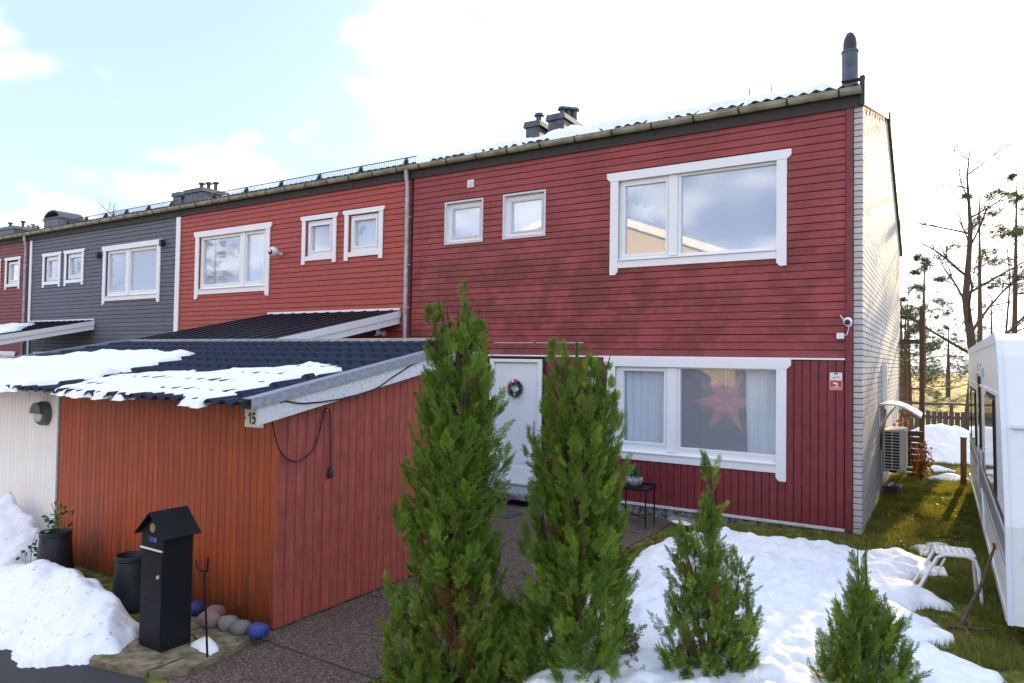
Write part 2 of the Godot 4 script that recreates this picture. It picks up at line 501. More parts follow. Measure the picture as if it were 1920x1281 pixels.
func make_units() -> void:
	# horizontal board: x 0..1, y 0..0.1 with a chamfered foot and head, z outward
	var b := MB.new()
	var P := PackedVector2Array([Vector2(0, 0.003), Vector2(0.016, 0.003), Vector2(0.020, 0.007), Vector2(0.017, 0.090), Vector2(0.012, 0.0955), Vector2(0, 0.0955)])
	b.prism(P, Vector3.ZERO, Vector3(0, 0, 1), Vector3.UP, Vector3.RIGHT)
	unit_h = b.mesh()
	var c := MB.new()
	# vertical board: y 0..1, x 0..1 (scaled to the board's width), chamfered sides
	var Q := PackedVector2Array([Vector2(0.02, 0), Vector2(0.02, 0.014), Vector2(0.07, 0.020), Vector2(0.93, 0.020), Vector2(0.98, 0.014), Vector2(0.98, 0)])
	c.prism(Q, Vector3.ZERO, Vector3.RIGHT, Vector3(0, 0, 1), Vector3.UP)
	unit_v = c.mesh()

func cut(a: float, b: float, holes: Array, lo: float, hi: float, axis: int) -> Array:
	# [a, b] minus the holes that overlap lo..hi on the other axis; hole = [x0, x1, y0, y1]
	var segs := [[a, b]]
	for h in holes:
		var o0: float = h[2] if axis == 0 else h[0]; var o1: float = h[3] if axis == 0 else h[1]
		if hi <= o0 + 0.02 or lo >= o1 - 0.02: continue
		var c0: float = h[0] if axis == 0 else h[2]; var c1: float = h[1] if axis == 0 else h[3]
		var nxt := []
		for s in segs:
			if c1 <= s[0] or c0 >= s[1]: nxt.append(s); continue
			if c0 > s[0] + 0.01: nxt.append([s[0], c0])
			if c1 < s[1] - 0.01: nxt.append([c1, s[1]])
		segs = nxt
	return segs

func siding(parent: Node, x0: float, x1: float, y0: float, y1: float, pitch: float, holes: Array, mats: Array, joints := true) -> void:
	var nrow := int(roundf((y1 - y0) / pitch))
	pitch = (y1 - y0) / nrow
	for r in nrow:
		var y := y0 + r * pitch
		for s in cut(x0, x1, holes, y, y + pitch, 0):
			var ends := [s[0], s[1]]
			if joints and s[1] - s[0] > 3.0 and rng.randf() < 0.6:
				ends = [s[0], lerpf(s[0], s[1], rng.randf_range(0.2, 0.8)), s[1]]
			for k in ends.size() - 1:
				var o := part(unit_h, "board", mats[rng.randi() % mats.size()], parent)
				var bas := Basis(Vector3(ends[k + 1] - ends[k] - 0.003, 0, 0), Vector3(0, pitch / 0.1, 0), Vector3(0, 0, 1))
				o.transform = Transform3D(Basis(Vector3.FORWARD, rng.randf_range(-0.0003, 0.0003)) * bas, Vector3(ends[k] + 0.0015, y, rng.randf_range(-0.0012, 0.0012)))

func vboards(parent: Node, x0: float, x1: float, y0: float, y1: Callable, pitch: float, holes: Array, mats: Array, xf := Transform3D.IDENTITY, ragged := 0.0) -> void:
	var ncol := int(roundf((x1 - x0) / pitch))
	pitch = (x1 - x0) / ncol
	for i in ncol:
		var x := x0 + i * pitch
		for s in cut(y0, y1.call(x + pitch / 2), holes, x, x + pitch, 1):
			var lo: float = s[0] - (rng.randf() * ragged if s[0] == y0 else 0.0)
			var o := part(unit_v, "board", mats[rng.randi() % mats.size()], parent)
			var bas := Basis(Vector3(pitch, 0, 0), Vector3(0, s[1] - lo, 0), Vector3(0, 0, 1))
			o.transform = xf * Transform3D(bas, Vector3(x, lo, rng.randf_range(-0.0015, 0.0015)))

# wall slab with rectangular holes, as one mesh
func holed(x0: float, x1: float, y0: float, y1: float, z0: float, z1: float, holes: Array) -> MB:
	var xs := [x0, x1]; var ys := [y0, y1]
	for h in holes:
		for k in 2:
			if h[k] > x0 and h[k] < x1: xs.append(h[k])
			if h[k + 2] > y0 and h[k + 2] < y1: ys.append(h[k + 2])
	xs.sort(); ys.sort()
	var b := MB.new()
	for i in xs.size() - 1:
		for j in ys.size() - 1:
			var cx: float = (xs[i] + xs[i + 1]) / 2; var cy: float = (ys[j] + ys[j + 1]) / 2
			if xs[i + 1] - xs[i] < 0.001 or ys[j + 1] - ys[j] < 0.001: continue
			var hit := false
			for h in holes:
				if cx > h[0] and cx < h[1] and cy > h[2] and cy < h[3]: hit = true
			if not hit:
				b.box(Vector3(cx, cy, (z0 + z1) / 2), Vector3(xs[i + 1] - xs[i], ys[j + 1] - ys[j], absf(z1 - z0)))
	return b

# ------------------------------------------------------------------ windows
# large window with moulded casing; gx = list of panes [x0, x1, y0, y1]
func big_window(parent: Node, x0: float, x1: float, ytop: float, ybot: float, panes: Array, apron_y: float, glass: Material, hang := 0.10) -> void:
	var w := sub("window", parent)
	var cw := 0.125
	var T := MB.new()
	var hx0 := x0 - 0.055; var hx1 := x1 + 0.055
	# header with angled lower corners
	T.prism(PackedVector2Array([Vector2(hx0, ytop), Vector2(hx0, ytop - 0.075), Vector2(x0, ytop - 0.125), Vector2(x1, ytop - 0.125), Vector2(hx1, ytop - 0.075), Vector2(hx1, ytop)]), Vector3(0, 0, 0.022), Vector3.RIGHT, Vector3.UP, Vector3(0, 0, 0.026))
	part(T, "header_board", M.white, w)
	for s in [0, 1]:
		var a := x0 if s == 0 else x1 - cw
		var b := MB.new()
		var inner := a + cw if s == 0 else a
		var outer := a if s == 0 else a + cw
		var d := 0.04 if s == 0 else -0.04
		b.prism(PackedVector2Array([Vector2(outer, ytop - 0.127), Vector2(outer, ybot), Vector2(inner - d, ybot), Vector2(inner, ybot + 0.045), Vector2(inner, ytop - 0.127)]), Vector3(0, 0, 0.022), Vector3.RIGHT, Vector3.UP, Vector3(0, 0, 0.022))
		part(b, "side_casing", M.white, w)
	part(span(x0 + cw + 0.002, x1 - cw - 0.002, apron_y, apron_y + hang, 0.022, 0.042, 0.003), "apron_board", M.white, w)
	# sloping sill
	var sl := MB.new()
	sl.prism(PackedVector2Array([Vector2(-0.06, apron_y + hang + 0.045), Vector2(-0.06, apron_y + hang + 0.005), Vector2(0.060, apron_y + hang + 0.004), Vector2(0.060, apron_y + hang + 0.018)]), Vector3(x0 + cw + 0.003, 0, 0), Vector3(0, 0, 1), Vector3.UP, Vector3(x1 - x0 - 2 * cw - 0.006, 0, 0))
	part(sl, "sill", M.white, w)
	# frame: slab with the panes cut out, and a proud mullion
	var fx0 := x0 + cw - 0.01; var fx1 := x1 - cw + 0.01; var fy0 := apron_y + hang + 0.02; var fy1 := ytop - 0.115
	part(holed(fx0, fx1, fy0, fy1, -0.07, -0.012, panes), "frame", M.white, w)
	for i in panes.size() - 1:
		part(span(panes[i][1] + 0.045, panes[i + 1][0] - 0.045, fy0 + 0.02, fy1 - 0.012, -0.012, 0.012, 0.004), "mullion", M.white, w)
	for p in panes:
		# sash: a slimmer proud rim round the pane
		part(holed(p[0] - 0.032, p[1] + 0.032, p[2] - 0.032, p[3] + 0.032, -0.012, 0.0, [p]), "sash", M.white, w)
		part(span(p[0] - 0.005, p[1] + 0.005, p[2] - 0.005, p[3] + 0.005, -0.045, -0.039), "pane", glass, w)

# small square window; casing < 0 means a thin metal rim only, set deep in the wall
func small_window(parent: Node, x0: float, x1: float, y0: float, y1: float, cased: bool, glass: Material) -> void:
	var w := sub("window", parent)
	var p: Array
	if cased:
		var cw := 0.10
		var b := MB.new()
		b.prism(PackedVector2Array([Vector2(x0 - 0.04, y1), Vector2(x0 - 0.04, y1 - 0.05), Vector2(x0, y1 - 0.09), Vector2(x1, y1 - 0.09), Vector2(x1 + 0.04, y1 - 0.05), Vector2(x1 + 0.04, y1)]), Vector3(0, 0, 0.022), Vector3.RIGHT, Vector3.UP, Vector3(0, 0, 0.026))
		part(b, "header_board", M.white, w)
		part(span(x0, x0 + cw, y0, y1 - 0.092, 0.022, 0.044, 0.003), "side_casing", M.white, w)
		part(span(x1 - cw, x1, y0, y1 - 0.092, 0.022, 0.044, 0.003), "side_casing", M.white, w)
		part(span(x0 + cw + 0.002, x1 - cw - 0.002, y0 + 0.07, y0 + 0.16, 0.022, 0.042, 0.003), "apron_board", M.white, w)
		p = [x0 + 0.22, x1 - 0.20, y0 + 0.27, y1 - 0.20]
		part(holed(x0 + cw - 0.01, x1 - cw + 0.01, y0 + 0.15, y1 - 0.08, -0.06, -0.01, [p]), "frame", M.white, w)
		part(holed(p[0] - 0.035, p[1] + 0.035, p[2] - 0.035, p[3] + 0.035, -0.01, 0.004, [p]), "sash", M.white, w)
	else:
		p = [x0 + 0.145, x1 - 0.105, y0 + 0.13, y1 - 0.13]
		var rim := [x0 + 0.03, x1 - 0.03, y0 + 0.035, y1 - 0.03]
		part(holed(x0, x1, y0, y1, 0.018, 0.034, [rim]), "rim", M.oldwhite, w)
		# deep reveal
		var rv := MB.new()
		rv.box(Vector3(rim[0] - 0.004, (y0 + y1) / 2, -0.03), Vector3(0.008, y1 - y0 - 0.06, 0.096))
		rv.box(Vector3(rim[1] + 0.004, (y0 + y1) / 2, -0.03), Vector3(0.008, y1 - y0 - 0.06, 0.096))
		rv.box(Vector3((x0 + x1) / 2, rim[3] + 0.004, -0.03), Vector3(x1 - x0 - 0.06, 0.008, 0.096))
		rv.box(Vector3((x0 + x1) / 2, rim[2] - 0.004, -0.03), Vector3(x1 - x0 - 0.06, 0.008, 0.096))
		part(rv, "reveal", M.white, w)
		part(holed(rim[0], rim[1], rim[2], rim[3], -0.07, -0.035, [p]), "frame", M.white, w)
		part(holed(p[0] - 0.03, p[1] + 0.03, p[2] - 0.03, p[3] + 0.03, -0.035, -0.022, [p]), "sash", M.oldwhite, w)
	part(span(p[0] - 0.004, p[1] + 0.004, p[2] - 0.004, p[3] + 0.004, -0.056, -0.051), "pane", glass, w)

func curtain(x0: float, x1: float, y0: float, y1: float, z: float, folds: int, label: String, m: Material, group := "") -> void:
	var b := MB.new()
	var nx := folds * 10
	var ph := rng.randf() * 6.0
	b.grid(nx, 8, func(i: int, j: int) -> Vector3:
		var s := float(i) / nx; var t := float(j) / 8
		var am := 0.012 + 0.018 * t
		return Vector3(lerpf(x0, x1, s) + 0.01 * sin(ph + s * 9.0 + t * 3.0), lerpf(y1, y0, t), z + am * sin(s * folds * TAU + ph + 0.5 * sin(t * 3.0 + s * 8.0)) + 0.008 * sin(s * 31.0 + t * 4.0)))
	solo(b, "curtain", m, label, "curtain", group)

func star(at: Vector3, r: float, points: int, m: Material, label: String, roll := 0.0) -> void:
	var b := MB.new()
	for k in points:
		var a := TAU * k / points + roll
		var d := Vector3(sin(a), cos(a), 0)
		var s := Vector3(cos(a), -sin(a), 0)
		var c := d * r * 0.30
		var w := r * 0.19
		var tip := d * r
		var q := [c + s * w, c + Vector3(0, 0, w * 0.8), c - s * w, c - Vector3(0, 0, w * 0.8)]
		for i in 4:
			b._f([q[i], q[(i + 1) % 4], tip], (q[i] + q[(i + 1) % 4]) * 0.5 - c)
			b._f([q[i], q[(i + 1) % 4], Vector3.ZERO], (q[i] + q[(i + 1) % 4]) * 0.5 - c)
	var t := thing("paper_star", label, "star ornament", at)
	part(b, "star_body", m, t)
	var cd := MB.new()
	cd.tube([Vector3(0, r * 0.3, 0), Vector3(0, r + 0.12, 0)], [0.003], 5)
	part(cd, "cord", M.plastic, t)

# ------------------------------------------------------------------ houses
const EAVE := 5.25
const SLOPE := 0.269

func roof_y(z: float) -> float:
	return 5.50 - z * SLOPE if z > -4.55 else 6.724 - (-4.55 - z) * 0.386

func make_house(called: String, label: String, x0: float, x1: float, mats: Array, low: Array, holes: Array, y_split: float) -> Node3D:
	var h := thing(called, label, "house", Vector3.ZERO, 0.0, "row houses")
	# carcass: front wall behind the boards, party walls, back, floors
	part(holed(x0, x1, -0.15, EAVE + 0.15, -0.14, -0.006, holes), "front_wall", M.backing, h)
	part(span(x0, x1, -0.15, 4.6, -8.8, -8.65), "back_wall", M.room, h)
	part(span(x0 + 0.002, x0 + 0.10, -0.15, 5.2, -8.64, -0.142), "party_wall", M.room, h)
	part(span(x1 - 0.16, x1 - 0.06, -0.15, 5.2, -8.64, -0.142), "party_wall", M.room, h)
	part(span(x0 + 0.102, x1 - 0.162, 2.28, 2.52, -8.64, -0.142), "upper_floor", M.floorwood, h)
	part(span(x0 + 0.102, x1 - 0.162, -0.14, 0.0, -8.64, -0.142), "ground_floor", M.floorwood, h)
	part(span(x0 + 0.102, x1 - 0.162, 5.02, 5.12, -8.64, -0.142), "ceiling", M.room, h)
	part(span(x0 + 0.102, x1 - 0.162, 0.0, 5.02, -3.6, -3.5), "partition", M.room, h)
	siding(h, x0 + (0.0 if called != "end_house" else 0.03), x1 - (0.19 if called == "end_house" else 0.02), y_split, EAVE, 0.1006, holes, mats)
	# fascia, gutter, brackets
	part(span(x0 + 0.002, x1 - 0.002 + (0.02 if called == "end_house" else 0.0), 5.225, 5.47, 0.022, 0.05, 0.004), "fascia", M.fascia, h)
	var gb := MB.new()
	var prof := PackedVector2Array()
	for k in 9:
		var a := PI + PI * k / 8.0
		prof.append(Vector2(cos(a) * 0.062, sin(a) * 0.062))
	prof.append(Vector2(0.070, 0.004)); prof.append(Vector2(0.066, 0.012)); prof.append(Vector2(0.058, 0.004))
	for k in 9:
		var a := TAU - PI * k / 8.0
		prof.append(Vector2(cos(a) * 0.056, sin(a) * 0.056 + 0.002))
	gb.prism(prof, Vector3(x0 + 0.004, 5.425, 0.118), Vector3(0, 0, 1), Vector3.UP, Vector3(x1 - x0 - 0.008, 0, 0))
	part(gb, "gutter", M.gutter, h)
	var br := MB.new()
	var pa := []
	for k in 8:
		var a := PI * 0.9 + PI * 1.15 * k / 7.0
		pa.append(Vector3(0, sin(a) * 0.068, cos(a) * 0.068))
	for k in 7:
		var mid: Vector3 = (pa[k] + pa[k + 1]) / 2
		var dd: Vector3 = pa[k + 1] - pa[k]
		br.box(mid, Vector3(0.022, 0.004, dd.length() + 0.004), Basis(Vector3.RIGHT, -atan2(dd.y, dd.z)))
	br.box(Vector3(0, -0.085, -0.064), Vector3(0.022, 0.14, 0.006))
	br.box(Vector3(0, -0.13, -0.058), Vector3(0.012, 0.012, 0.01))
	var bm := br.mesh()
	var nb := 12
	for k in nb:
		part(bm, "gutter_bracket", M.darkmetal, h, Transform3D(Basis.IDENTITY, Vector3(x0 + 0.25 + (x1 - x0 - 0.5) * k / (nb - 1.0), 5.425, 0.118)))
	# roof: a closed slab, then the first row of tiles with their waves
	var rf := MB.new()
	rf.prism(PackedVector2Array([Vector2(0.03, 5.42), Vector2(-4.55, 6.64), Vector2(-9.1, 4.90), Vector2(-9.1, 4.82), Vector2(-4.55, 6.52), Vector2(0.03, 5.30)]), Vector3(x0, 0, 0), Vector3(0, 0, 1), Vector3.UP, Vector3(x1 - x0, 0, 0))
	var roof := part(rf, "roof", M.tile, h)
	var tw := (x1 - x0) / roundf((x1 - x0) / 0.30)
	var tm := tile_mesh(tw)
	var nt := int(roundf((x1 - x0) / tw))
	for i in nt:
		for r in 2:
			part(tm, "roof_tile", M.tile, roof, Transform3D(Basis(Vector3.RIGHT, atan(SLOPE)) * Basis(Vector3.UP, rng.randf_range(-0.01, 0.01)), Vector3(x0 + i * tw, 5.475 + r * 0.33 * SLOPE + rng.randf_range(-0.004, 0.004), 0.10 - r * 0.33)))
	return h

func tile_mesh(w: float) -> ArrayMesh:
	# two waves across, 0.40 long, thick front edge
	var b := MB.new()
	var n := 16
	var f := func(i: int, j: int) -> Vector3:
		var s := float(i) / n
		return Vector3(s * w, 0.030 * (0.5 - 0.5 * cos(s * TAU * 2.0)) + (0.0 if j > 0 else 0.0), -0.40 + 0.40 * j)
	b.grid(n, 1, f)
	for i in n:
		var a: Vector3 = f.call(i, 1); var c: Vector3 = f.call(i + 1, 1)
		b.quad(a + Vector3(0, -0.020, 0), c + Vector3(0, -0.020, 0), c, a)
	return b.mesh()

func downpipe(parent: Node, x: float, ybot: float) -> void:
	var b := MB.new()
	b.tube([Vector3(x, 5.37, 0.118), Vector3(x, 5.27, 0.118), Vector3(x, 5.14, 0.085), Vector3(x, 5.05, 0.075), Vector3(x, ybot, 0.075)], [0.04], 12)
	var p := part(b, "downpipe", M.pipe, parent)
	for y in [4.55, 3.7, 2.95]:
		var c := MB.new()
		c.lathe([Vector2(0.044, -0.02), Vector2(0.044, 0.02)], Vector3(x, y, 0.075), 14)
		c.box(Vector3(x + 0.05, y, 0.055), Vector3(0.02, 0.03, 0.05))
		part(c, "pipe_clip", M.pipe, p)

func chimney(at: Vector3, w: float, hh: float, d: float, pipes: int, label: String, arched := false) -> void:
	var t := thing("chimney", label, "chimney", at, 0.0, "chimneys")
	part(bx(Vector3(0, hh / 2, 0), Vector3(w, hh, d), 0.006), "stack", M.chimney, t)
	if arched:
		var b := MB.new()
		var pts := PackedVector2Array()
		for k in 13:
			pts.append(Vector2(cos(PI * k / 12.0) * (w / 2 + 0.03), sin(PI * k / 12.0) * 0.30))
		for k in 13:
			var a := PI - PI * k / 12.0
			pts.append(Vector2(cos(a) * (w / 2 - 0.04), sin(a) * 0.24))
		b.prism(pts, Vector3(0, hh + 0.06, -d / 2), Vector3.RIGHT, Vector3.UP, Vector3(0, 0, d))
		part(b, "arched_hood", M.chimney, t)
		part(bx(Vector3(0, hh + 0.03, 0), Vector3(w + 0.06, 0.06, d + 0.06), 0.004), "cap", M.chimney, t)
	else:
		var c := MB.new()
		c.prism(PackedVector2Array([Vector2(-w / 2 - 0.05, 0), Vector2(w / 2 + 0.05, 0), Vector2(w / 2 + 0.02, 0.13), Vector2(-w / 2 - 0.02, 0.13)]), Vector3(0, hh, -d / 2 - 0.04), Vector3.RIGHT, Vector3.UP, Vector3(0, 0, d + 0.08))
		part(c, "cap", M.chimney, t)
	for k in pipes:
		var b := MB.new()
		var px := -w * 0.25 + w * 0.5 * k / maxf(pipes - 1, 1)
		b.lathe([Vector2(0.07, 0), Vector2(0.07, 0.26), Vector2(0.12, 0.27), Vector2(0.10, 0.33), Vector2(0.0, 0.35)], Vector3(px, hh + 0.13, -d * 0.1 * k), 12)
		part(b, "vent_pipe", M.chimney, t)

func snow_guard(x0: float, x1: float, label: String) -> void:
	var t := thing("snow_guard", label, "snow guard", Vector3((x0 + x1) / 2, 5.60, -0.45), 0.0, "roof snow guards")
	var L := x1 - x0
	for y in [0.05, 0.21]:
		var b := MB.new()
		b.box(Vector3(0, y, 0), Vector3(L, 0.014, 0.014))
		part(b, "rail", M.darkmetal, t)
	var g2 := MB.new()
	var n := int(L / 0.045)
	for i in n:
		g2.box(Vector3(-L / 2 + (i + 0.5) * L / n, 0.13, 0), Vector3(0.006, 0.15, 0.006))
	tag(part(g2, "grille_bars", M.darkmetal, t), "", "", "", "stuff")
	for k in 6:
		var b := MB.new()
		var x := -L / 2 + 0.25 + (L - 0.5) * k / 5.0
		b.prism(PackedVector2Array([Vector2(-0.14, -0.04), Vector2(0.10, -0.08), Vector2(0.03, 0.22), Vector2(0.0, 0.22)]), Vector3(x - 0.02, 0, 0.0), Vector3(0, 0, -1), Vector3.UP, Vector3(0.04, 0, 0))
		b.box(Vector3(x, 0.12, 0.012), Vector3(0.10, 0.10, 0.008))
		part(b, "bracket", M.darkmetal, t)

func text_part(s: String, size: float, m: Material, parent: Node, xf: Transform3D, font := "Droid Sans", weight := 700, called := "lettering") -> void:
	var t := TextMesh.new()
	t.text = s
	var f := SystemFont.new()
	f.font_names = PackedStringArray([font])
	f.font_weight = weight
	t.font = f
	t.font_size = 64
	t.pixel_size = size / 64.0
	t.depth = 0.002
	var o := MeshInstance3D.new()
	o.mesh = t
	o.material_override = m
	o.name = called
	parent.add_child(o, true)
	o.transform = xf

func dome_camera(at: Vector3, label: String, s := 1.0) -> void:
	var t := thing("security_camera", label, "camera", at)
	var a := MB.new()
	a.tube([Vector3(0, -0.02, -0.07 * s), Vector3(0, -0.03, -0.02 * s), Vector3(0, 0.0, 0.02)], [0.016 * s], 8)
	a.lathe([Vector2(0, 0), Vector2(0.04 * s, 0), Vector2(0.04 * s, 0.015), Vector2(0, 0.016)], Vector3(0, -0.02, -0.075 * s), 14, Basis(Vector3.RIGHT, PI / 2))
	part(a, "arm", M.plastic, t)
	var b := MB.new()
	var pr := []
	for k in 9:
		var q := -PI / 2 + PI * k / 8.0
		pr.append(Vector2(cos(q) * 0.052 * s, sin(q) * 0.052 * s))
	b.lathe(pr, Vector3(0, 0, 0.06 * s), 18)
	part(b, "housing", M.plastic, t)
	var e := MB.new()
	e.lathe([Vector2(0, 0), Vector2(0.034 * s, 0), Vector2(0.030 * s, 0.014), Vector2(0, 0.024)], Vector3(0, -0.008, 0.098 * s), 16, Basis(Vector3.RIGHT, PI / 2))
	part(e, "lens", M.acryl, t)

func build_row() -> void:
	# ---- end house (red, stained)
	var up := [-3.33, -0.872, 3.32, 4.825]
	var uh := [-3.22, -0.98, 3.48, 4.71]
	var lh := [-3.24, -0.97, 0.72, 2.02]
	var aw := [-6.375, -5.635, 4.03, 4.70]
	var bw := [-5.195, -4.455, 4.03, 4.70]
	var dh := [-5.43, -4.46, -0.2, 2.07]
	var h1 := make_house("end_house", "red end house of the row with stained boards and pale brick gable", -7.137, 0.0, M.red1, [], [uh, lh, aw, bw, dh], 2.135)
	vboards(h1, -4.38, -0.195, 0.05, func(_x): return 2.10, 0.098, [lh], M.redv)
	vboards(h1, -7.10, -5.50, 0.05, func(_x): return 2.10, 0.098, [], M.redv)
	part(span(-7.1, -0.19, 2.112, 2.136, -0.006, 0.040, 0.003), "drip_strip", M.white, h1)
	for q in [[-5.35, -4.62], [-4.57, -3.75]]:
		part(span(q[0], q[1], 2.322, 2.334, 0.018, 0.026), "paint_edge", M.oldwhite, h1)
	part(span(-0.187, -0.105, 0.03, EAVE, -0.005, 0.034, 0.004), "corner_board", M.redv[1], h1)
	part(span(-7.1, -0.10, -0.3, 0.045, -0.12, 0.012), "foundation", M.concrete, h1)
	part(span(-3.9, -0.19, 0.012, 0.05, 0.010, 0.034, 0.003), "base_board", M.oldwhite, h1)
	big_window(h1, -3.33, -0.872, 4.825, 3.32, [[-3.112, -2.496, 3.615, 4.622], [-2.276, -1.002, 3.576, 4.665]], 3.417, M.glass)
	big_window(h1, -3.35, -0.866, 2.112, 0.555, [[-3.115, -2.499, 0.909, 1.923], [-2.266, -0.997, 0.878, 1.968]], 0.655, M.glass_clear)
	small_window(h1, -6.403, -5.609, 3.997, 4.73, false, M.glass)
	small_window(h1, -5.22, -4.427, 3.997, 4.73, false, M.glass)
	# door
	var d := sub("door", h1)
	part(holed(-5.43, -4.46, 0.06, 2.07, -0.10, 0.024, [[-5.36, -4.53, 0.10, 2.02]]), "door_frame", M.white, d)
	var leaf := MB.new()
	leaf.box(Vector3(-4.945, 1.06, -0.05), Vector3(0.82, 1.90, 0.05), Basis.IDENTITY, 0.004)
	part(leaf, "door_leaf", M.door, d)
	for k in 7:
		part(span(-5.32 + k * 0.108, -5.32 + k * 0.108 + 0.100, 0.42, 1.96, -0.025, -0.020, 0.002), "panel", M.door, d)
	part(span(-5.33, -4.56, 0.15, 0.36, -0.025, -0.018, 0.003), "kick_panel", M.door, d)
	part(span(-5.34, -4.55, 0.085, 0.115, -0.08, 0.05, 0.003), "threshold", M.alu, d)
	var hd := MB.new()
	hd.tube([Vector3(-4.61, 1.02, -0.02), Vector3(-4.61, 1.02, 0.03), Vector3(-4.72, 1.02, 0.035)], [0.010], 8)
	hd.box(Vector3(-4.61, 1.0, -0.018), Vector3(0.04, 0.20, 0.008))
	part(hd, "handle", M.alu, d)
	# brick gable: corner bricks one by one, the rest as a mass with real joints
	part(span(-0.098, -0.006, -0.2, 5.25, -8.8, -0.004), "mortar_bed", M.mortar, h1)
	var gm := MB.new()
	gm.prism(PackedVector2Array([Vector2(-0.004, 5.25), Vector2(-4.54, 6.47), Vector2(-8.8, 4.83), Vector2(-8.8, 5.25 - 0.6), Vector2(-4.54, 5.20)]), Vector3(-0.098, 0, 0), Vector3(0, 0, 1), Vector3.UP, Vector3(0.092, 0, 0))
	part(gm, "gable_mortar", M.mortar, h1)
	var b1 := bx(Vector3(-0.049, 0.0375 - 0.005, -0.118), Vector3(0.102, 0.064, 0.238), 0.004).mesh()
	var b2 := bx(Vector3(-0.049, 0.0375 - 0.005, -0.056), Vector3(0.102, 0.064, 0.114), 0.004).mesh()
	var rest := MB.new()
	for r in 72:
		var y := -0.15 + r * 0.075
		part(b1 if r % 2 == 0 else b2, "brick", M.brick[rng.randi() % 4], h1, Transform3D(Basis.IDENTITY, Vector3(rng.randf_range(-0.001, 0.002), y, 0.008 + rng.randf_range(-0.001, 0.001))))
	for r in 90:
		var y := -0.15 + r * 0.075
		var z := -0.236 if r % 2 == 0 else -0.112
		while z > -8.75:
			var top := y + 0.07
			var lim := 5.25 + (-z) * SLOPE if z > -4.54 else 6.47 - (-4.54 - z) * 0.386
			if top < lim:
				rest.box(Vector3(-0.045 + rng.randf_range(-0.0015, 0.0015), y + 0.0325, z - 0.125), Vector3(0.094, 0.064, 0.238))
			z -= 0.25
	tag(part(rest, "bricks", M.brick[2], h1), "pale bricks of the gable wall", "", "", "stuff")
	# verges
	var vf := MB.new()
	vf.prism(PackedVector2Array([Vector2(0.06, 5.24), Vector2(0.06, 5.585), Vector2(-4.55, 6.80), Vector2(-4.55, 6.47)]), Vector3(0.004, 0, 0), Vector3(0, 0, 1), Vector3.UP, Vector3(0.022, 0, 0))
	part(vf, "front_verge", M.verge, h1)
	part(span(-0.03, 0.028, 5.24, 5.60, 0.062, 0.075, 0.002), "verge_end_plate", M.darkmetal, h1)
	part(bx(Vector3(-0.10, 5.60, -0.06), Vector3(0.28, 0.02, 0.28), 0.003, Basis(Vector3.RIGHT, atan(SLOPE))), "verge_cap", M.darkmetal, h1)
	var vr := MB.new()
	vr.prism(PackedVector2Array([Vector2(-4.56, 6.36), Vector2(-4.56, 6.60), Vector2(-9.15, 4.90), Vector2(-9.15, 4.62)]), Vector3(-0.10, 0, 0), Vector3(0, 0, 1), Vector3.UP, Vector3(0.15, 0, 0))
	part(vr, "rear_verge", M.fascia, h1)
	downpipe(h1, -7.20, 1.0)
	# roof step by the eave
	var rs := MB.new()
	rs.box(Vector3(-1.30, 5.72, -0.42), Vector3(0.34, 0.025, 0.06))
	for s in [-1.0, 1.0]:
		rs.tube([Vector3(-1.30 + s * 0.15, 5.64, -0.46), Vector3(-1.30 + s * 0.15, 5.70, -0.40), Vector3(-1.30 + s * 0.15, 5.88, -0.40)], [0.009], 6)
	part(rs, "roof_step", M.darkmetal, h1)
	var fl := thing("flue_pipe", "round dark metal flue with bullet shaped cowl and spike above brick gable", "flue", Vector3(-0.40, 6.0, -2.5))
	var f1 := MB.new()
	f1.lathe([Vector2(0.118, 0), Vector2(0.118, 0.96), Vector2(0.128, 0.96), Vector2(0.128, 0.99), Vector2(0.05, 0.995)], Vector3.ZERO, 22)
	part(f1, "pipe", M.chimney, fl)
	var f2 := MB.new()
	f2.lathe([Vector2(0.10, 0.99), Vector2(0.10, 1.12), Vector2(0.085, 1.20), Vector2(0.05, 1.27), Vector2(0.0, 1.30)], Vector3.ZERO, 18)
	part(f2, "cowl", M.darkmetal, fl)
	var f3 := MB.new()
	f3.tube([Vector3(0, 1.28, 0), Vector3(0, 1.46, 0)], [0.008, 0.004], 6)
	part(f3, "spike", M.darkmetal, fl)
	# ---- middle red house
	var big2 := [-13.28, -11.03, 3.46, 4.70]
	var s2a := [-9.82, -9.11, 4.03, 4.72]; var s2b := [-8.65, -7.93, 4.03, 4.72]
	var h2 := make_house("row_house", "bright red middle house with white window casings and snow guard", -14.083, -7.137, M.red2, [], [big2, s2a, s2b], 0.1)
	big_window(h2, -13.414, -10.901, 4.81, 3.30, [[-13.17, -11.90, 3.62, 4.62], [-11.68, -11.12, 3.62, 4.62]], 3.40, M.glass)
	small_window(h2, -9.944, -8.991, 3.866, 4.822, true, M.glass)
	small_window(h2, -8.776, -7.806, 3.868, 4.824, true, M.glass)
	part(span(-14.16, -14.0, 1.9, 5.22, 0.022, 0.045, 0.003), "corner_trim", M.white, h2)
	# ---- grey house
	var big3 := [-17.14, -14.90, 3.44, 4.66]
	var s3a := [-20.28, -19.56, 4.02, 4.70]; var s3b := [-19.10, -18.36, 4.02, 4.70]
	var low3 := [-20.6, -18.3, 0.77, 1.95]
	var h3 := make_house("row_house", "grey house in the row with white cased windows", -21.099, -14.083, M.grey3, [], [big3, s3a, s3b, low3], 0.1)
	big_window(h3, -17.28, -14.768, 4.77, 3.29, [[-17.05, -16.30, 3.60, 4.57], [-16.08, -14.99, 3.60, 4.57]], 3.38, M.glass)
	small_window(h3, -20.41, -19.43, 3.855, 4.80, true, M.glass)
	small_window(h3, -19.22, -18.228, 3.85, 4.80, true, M.glass)
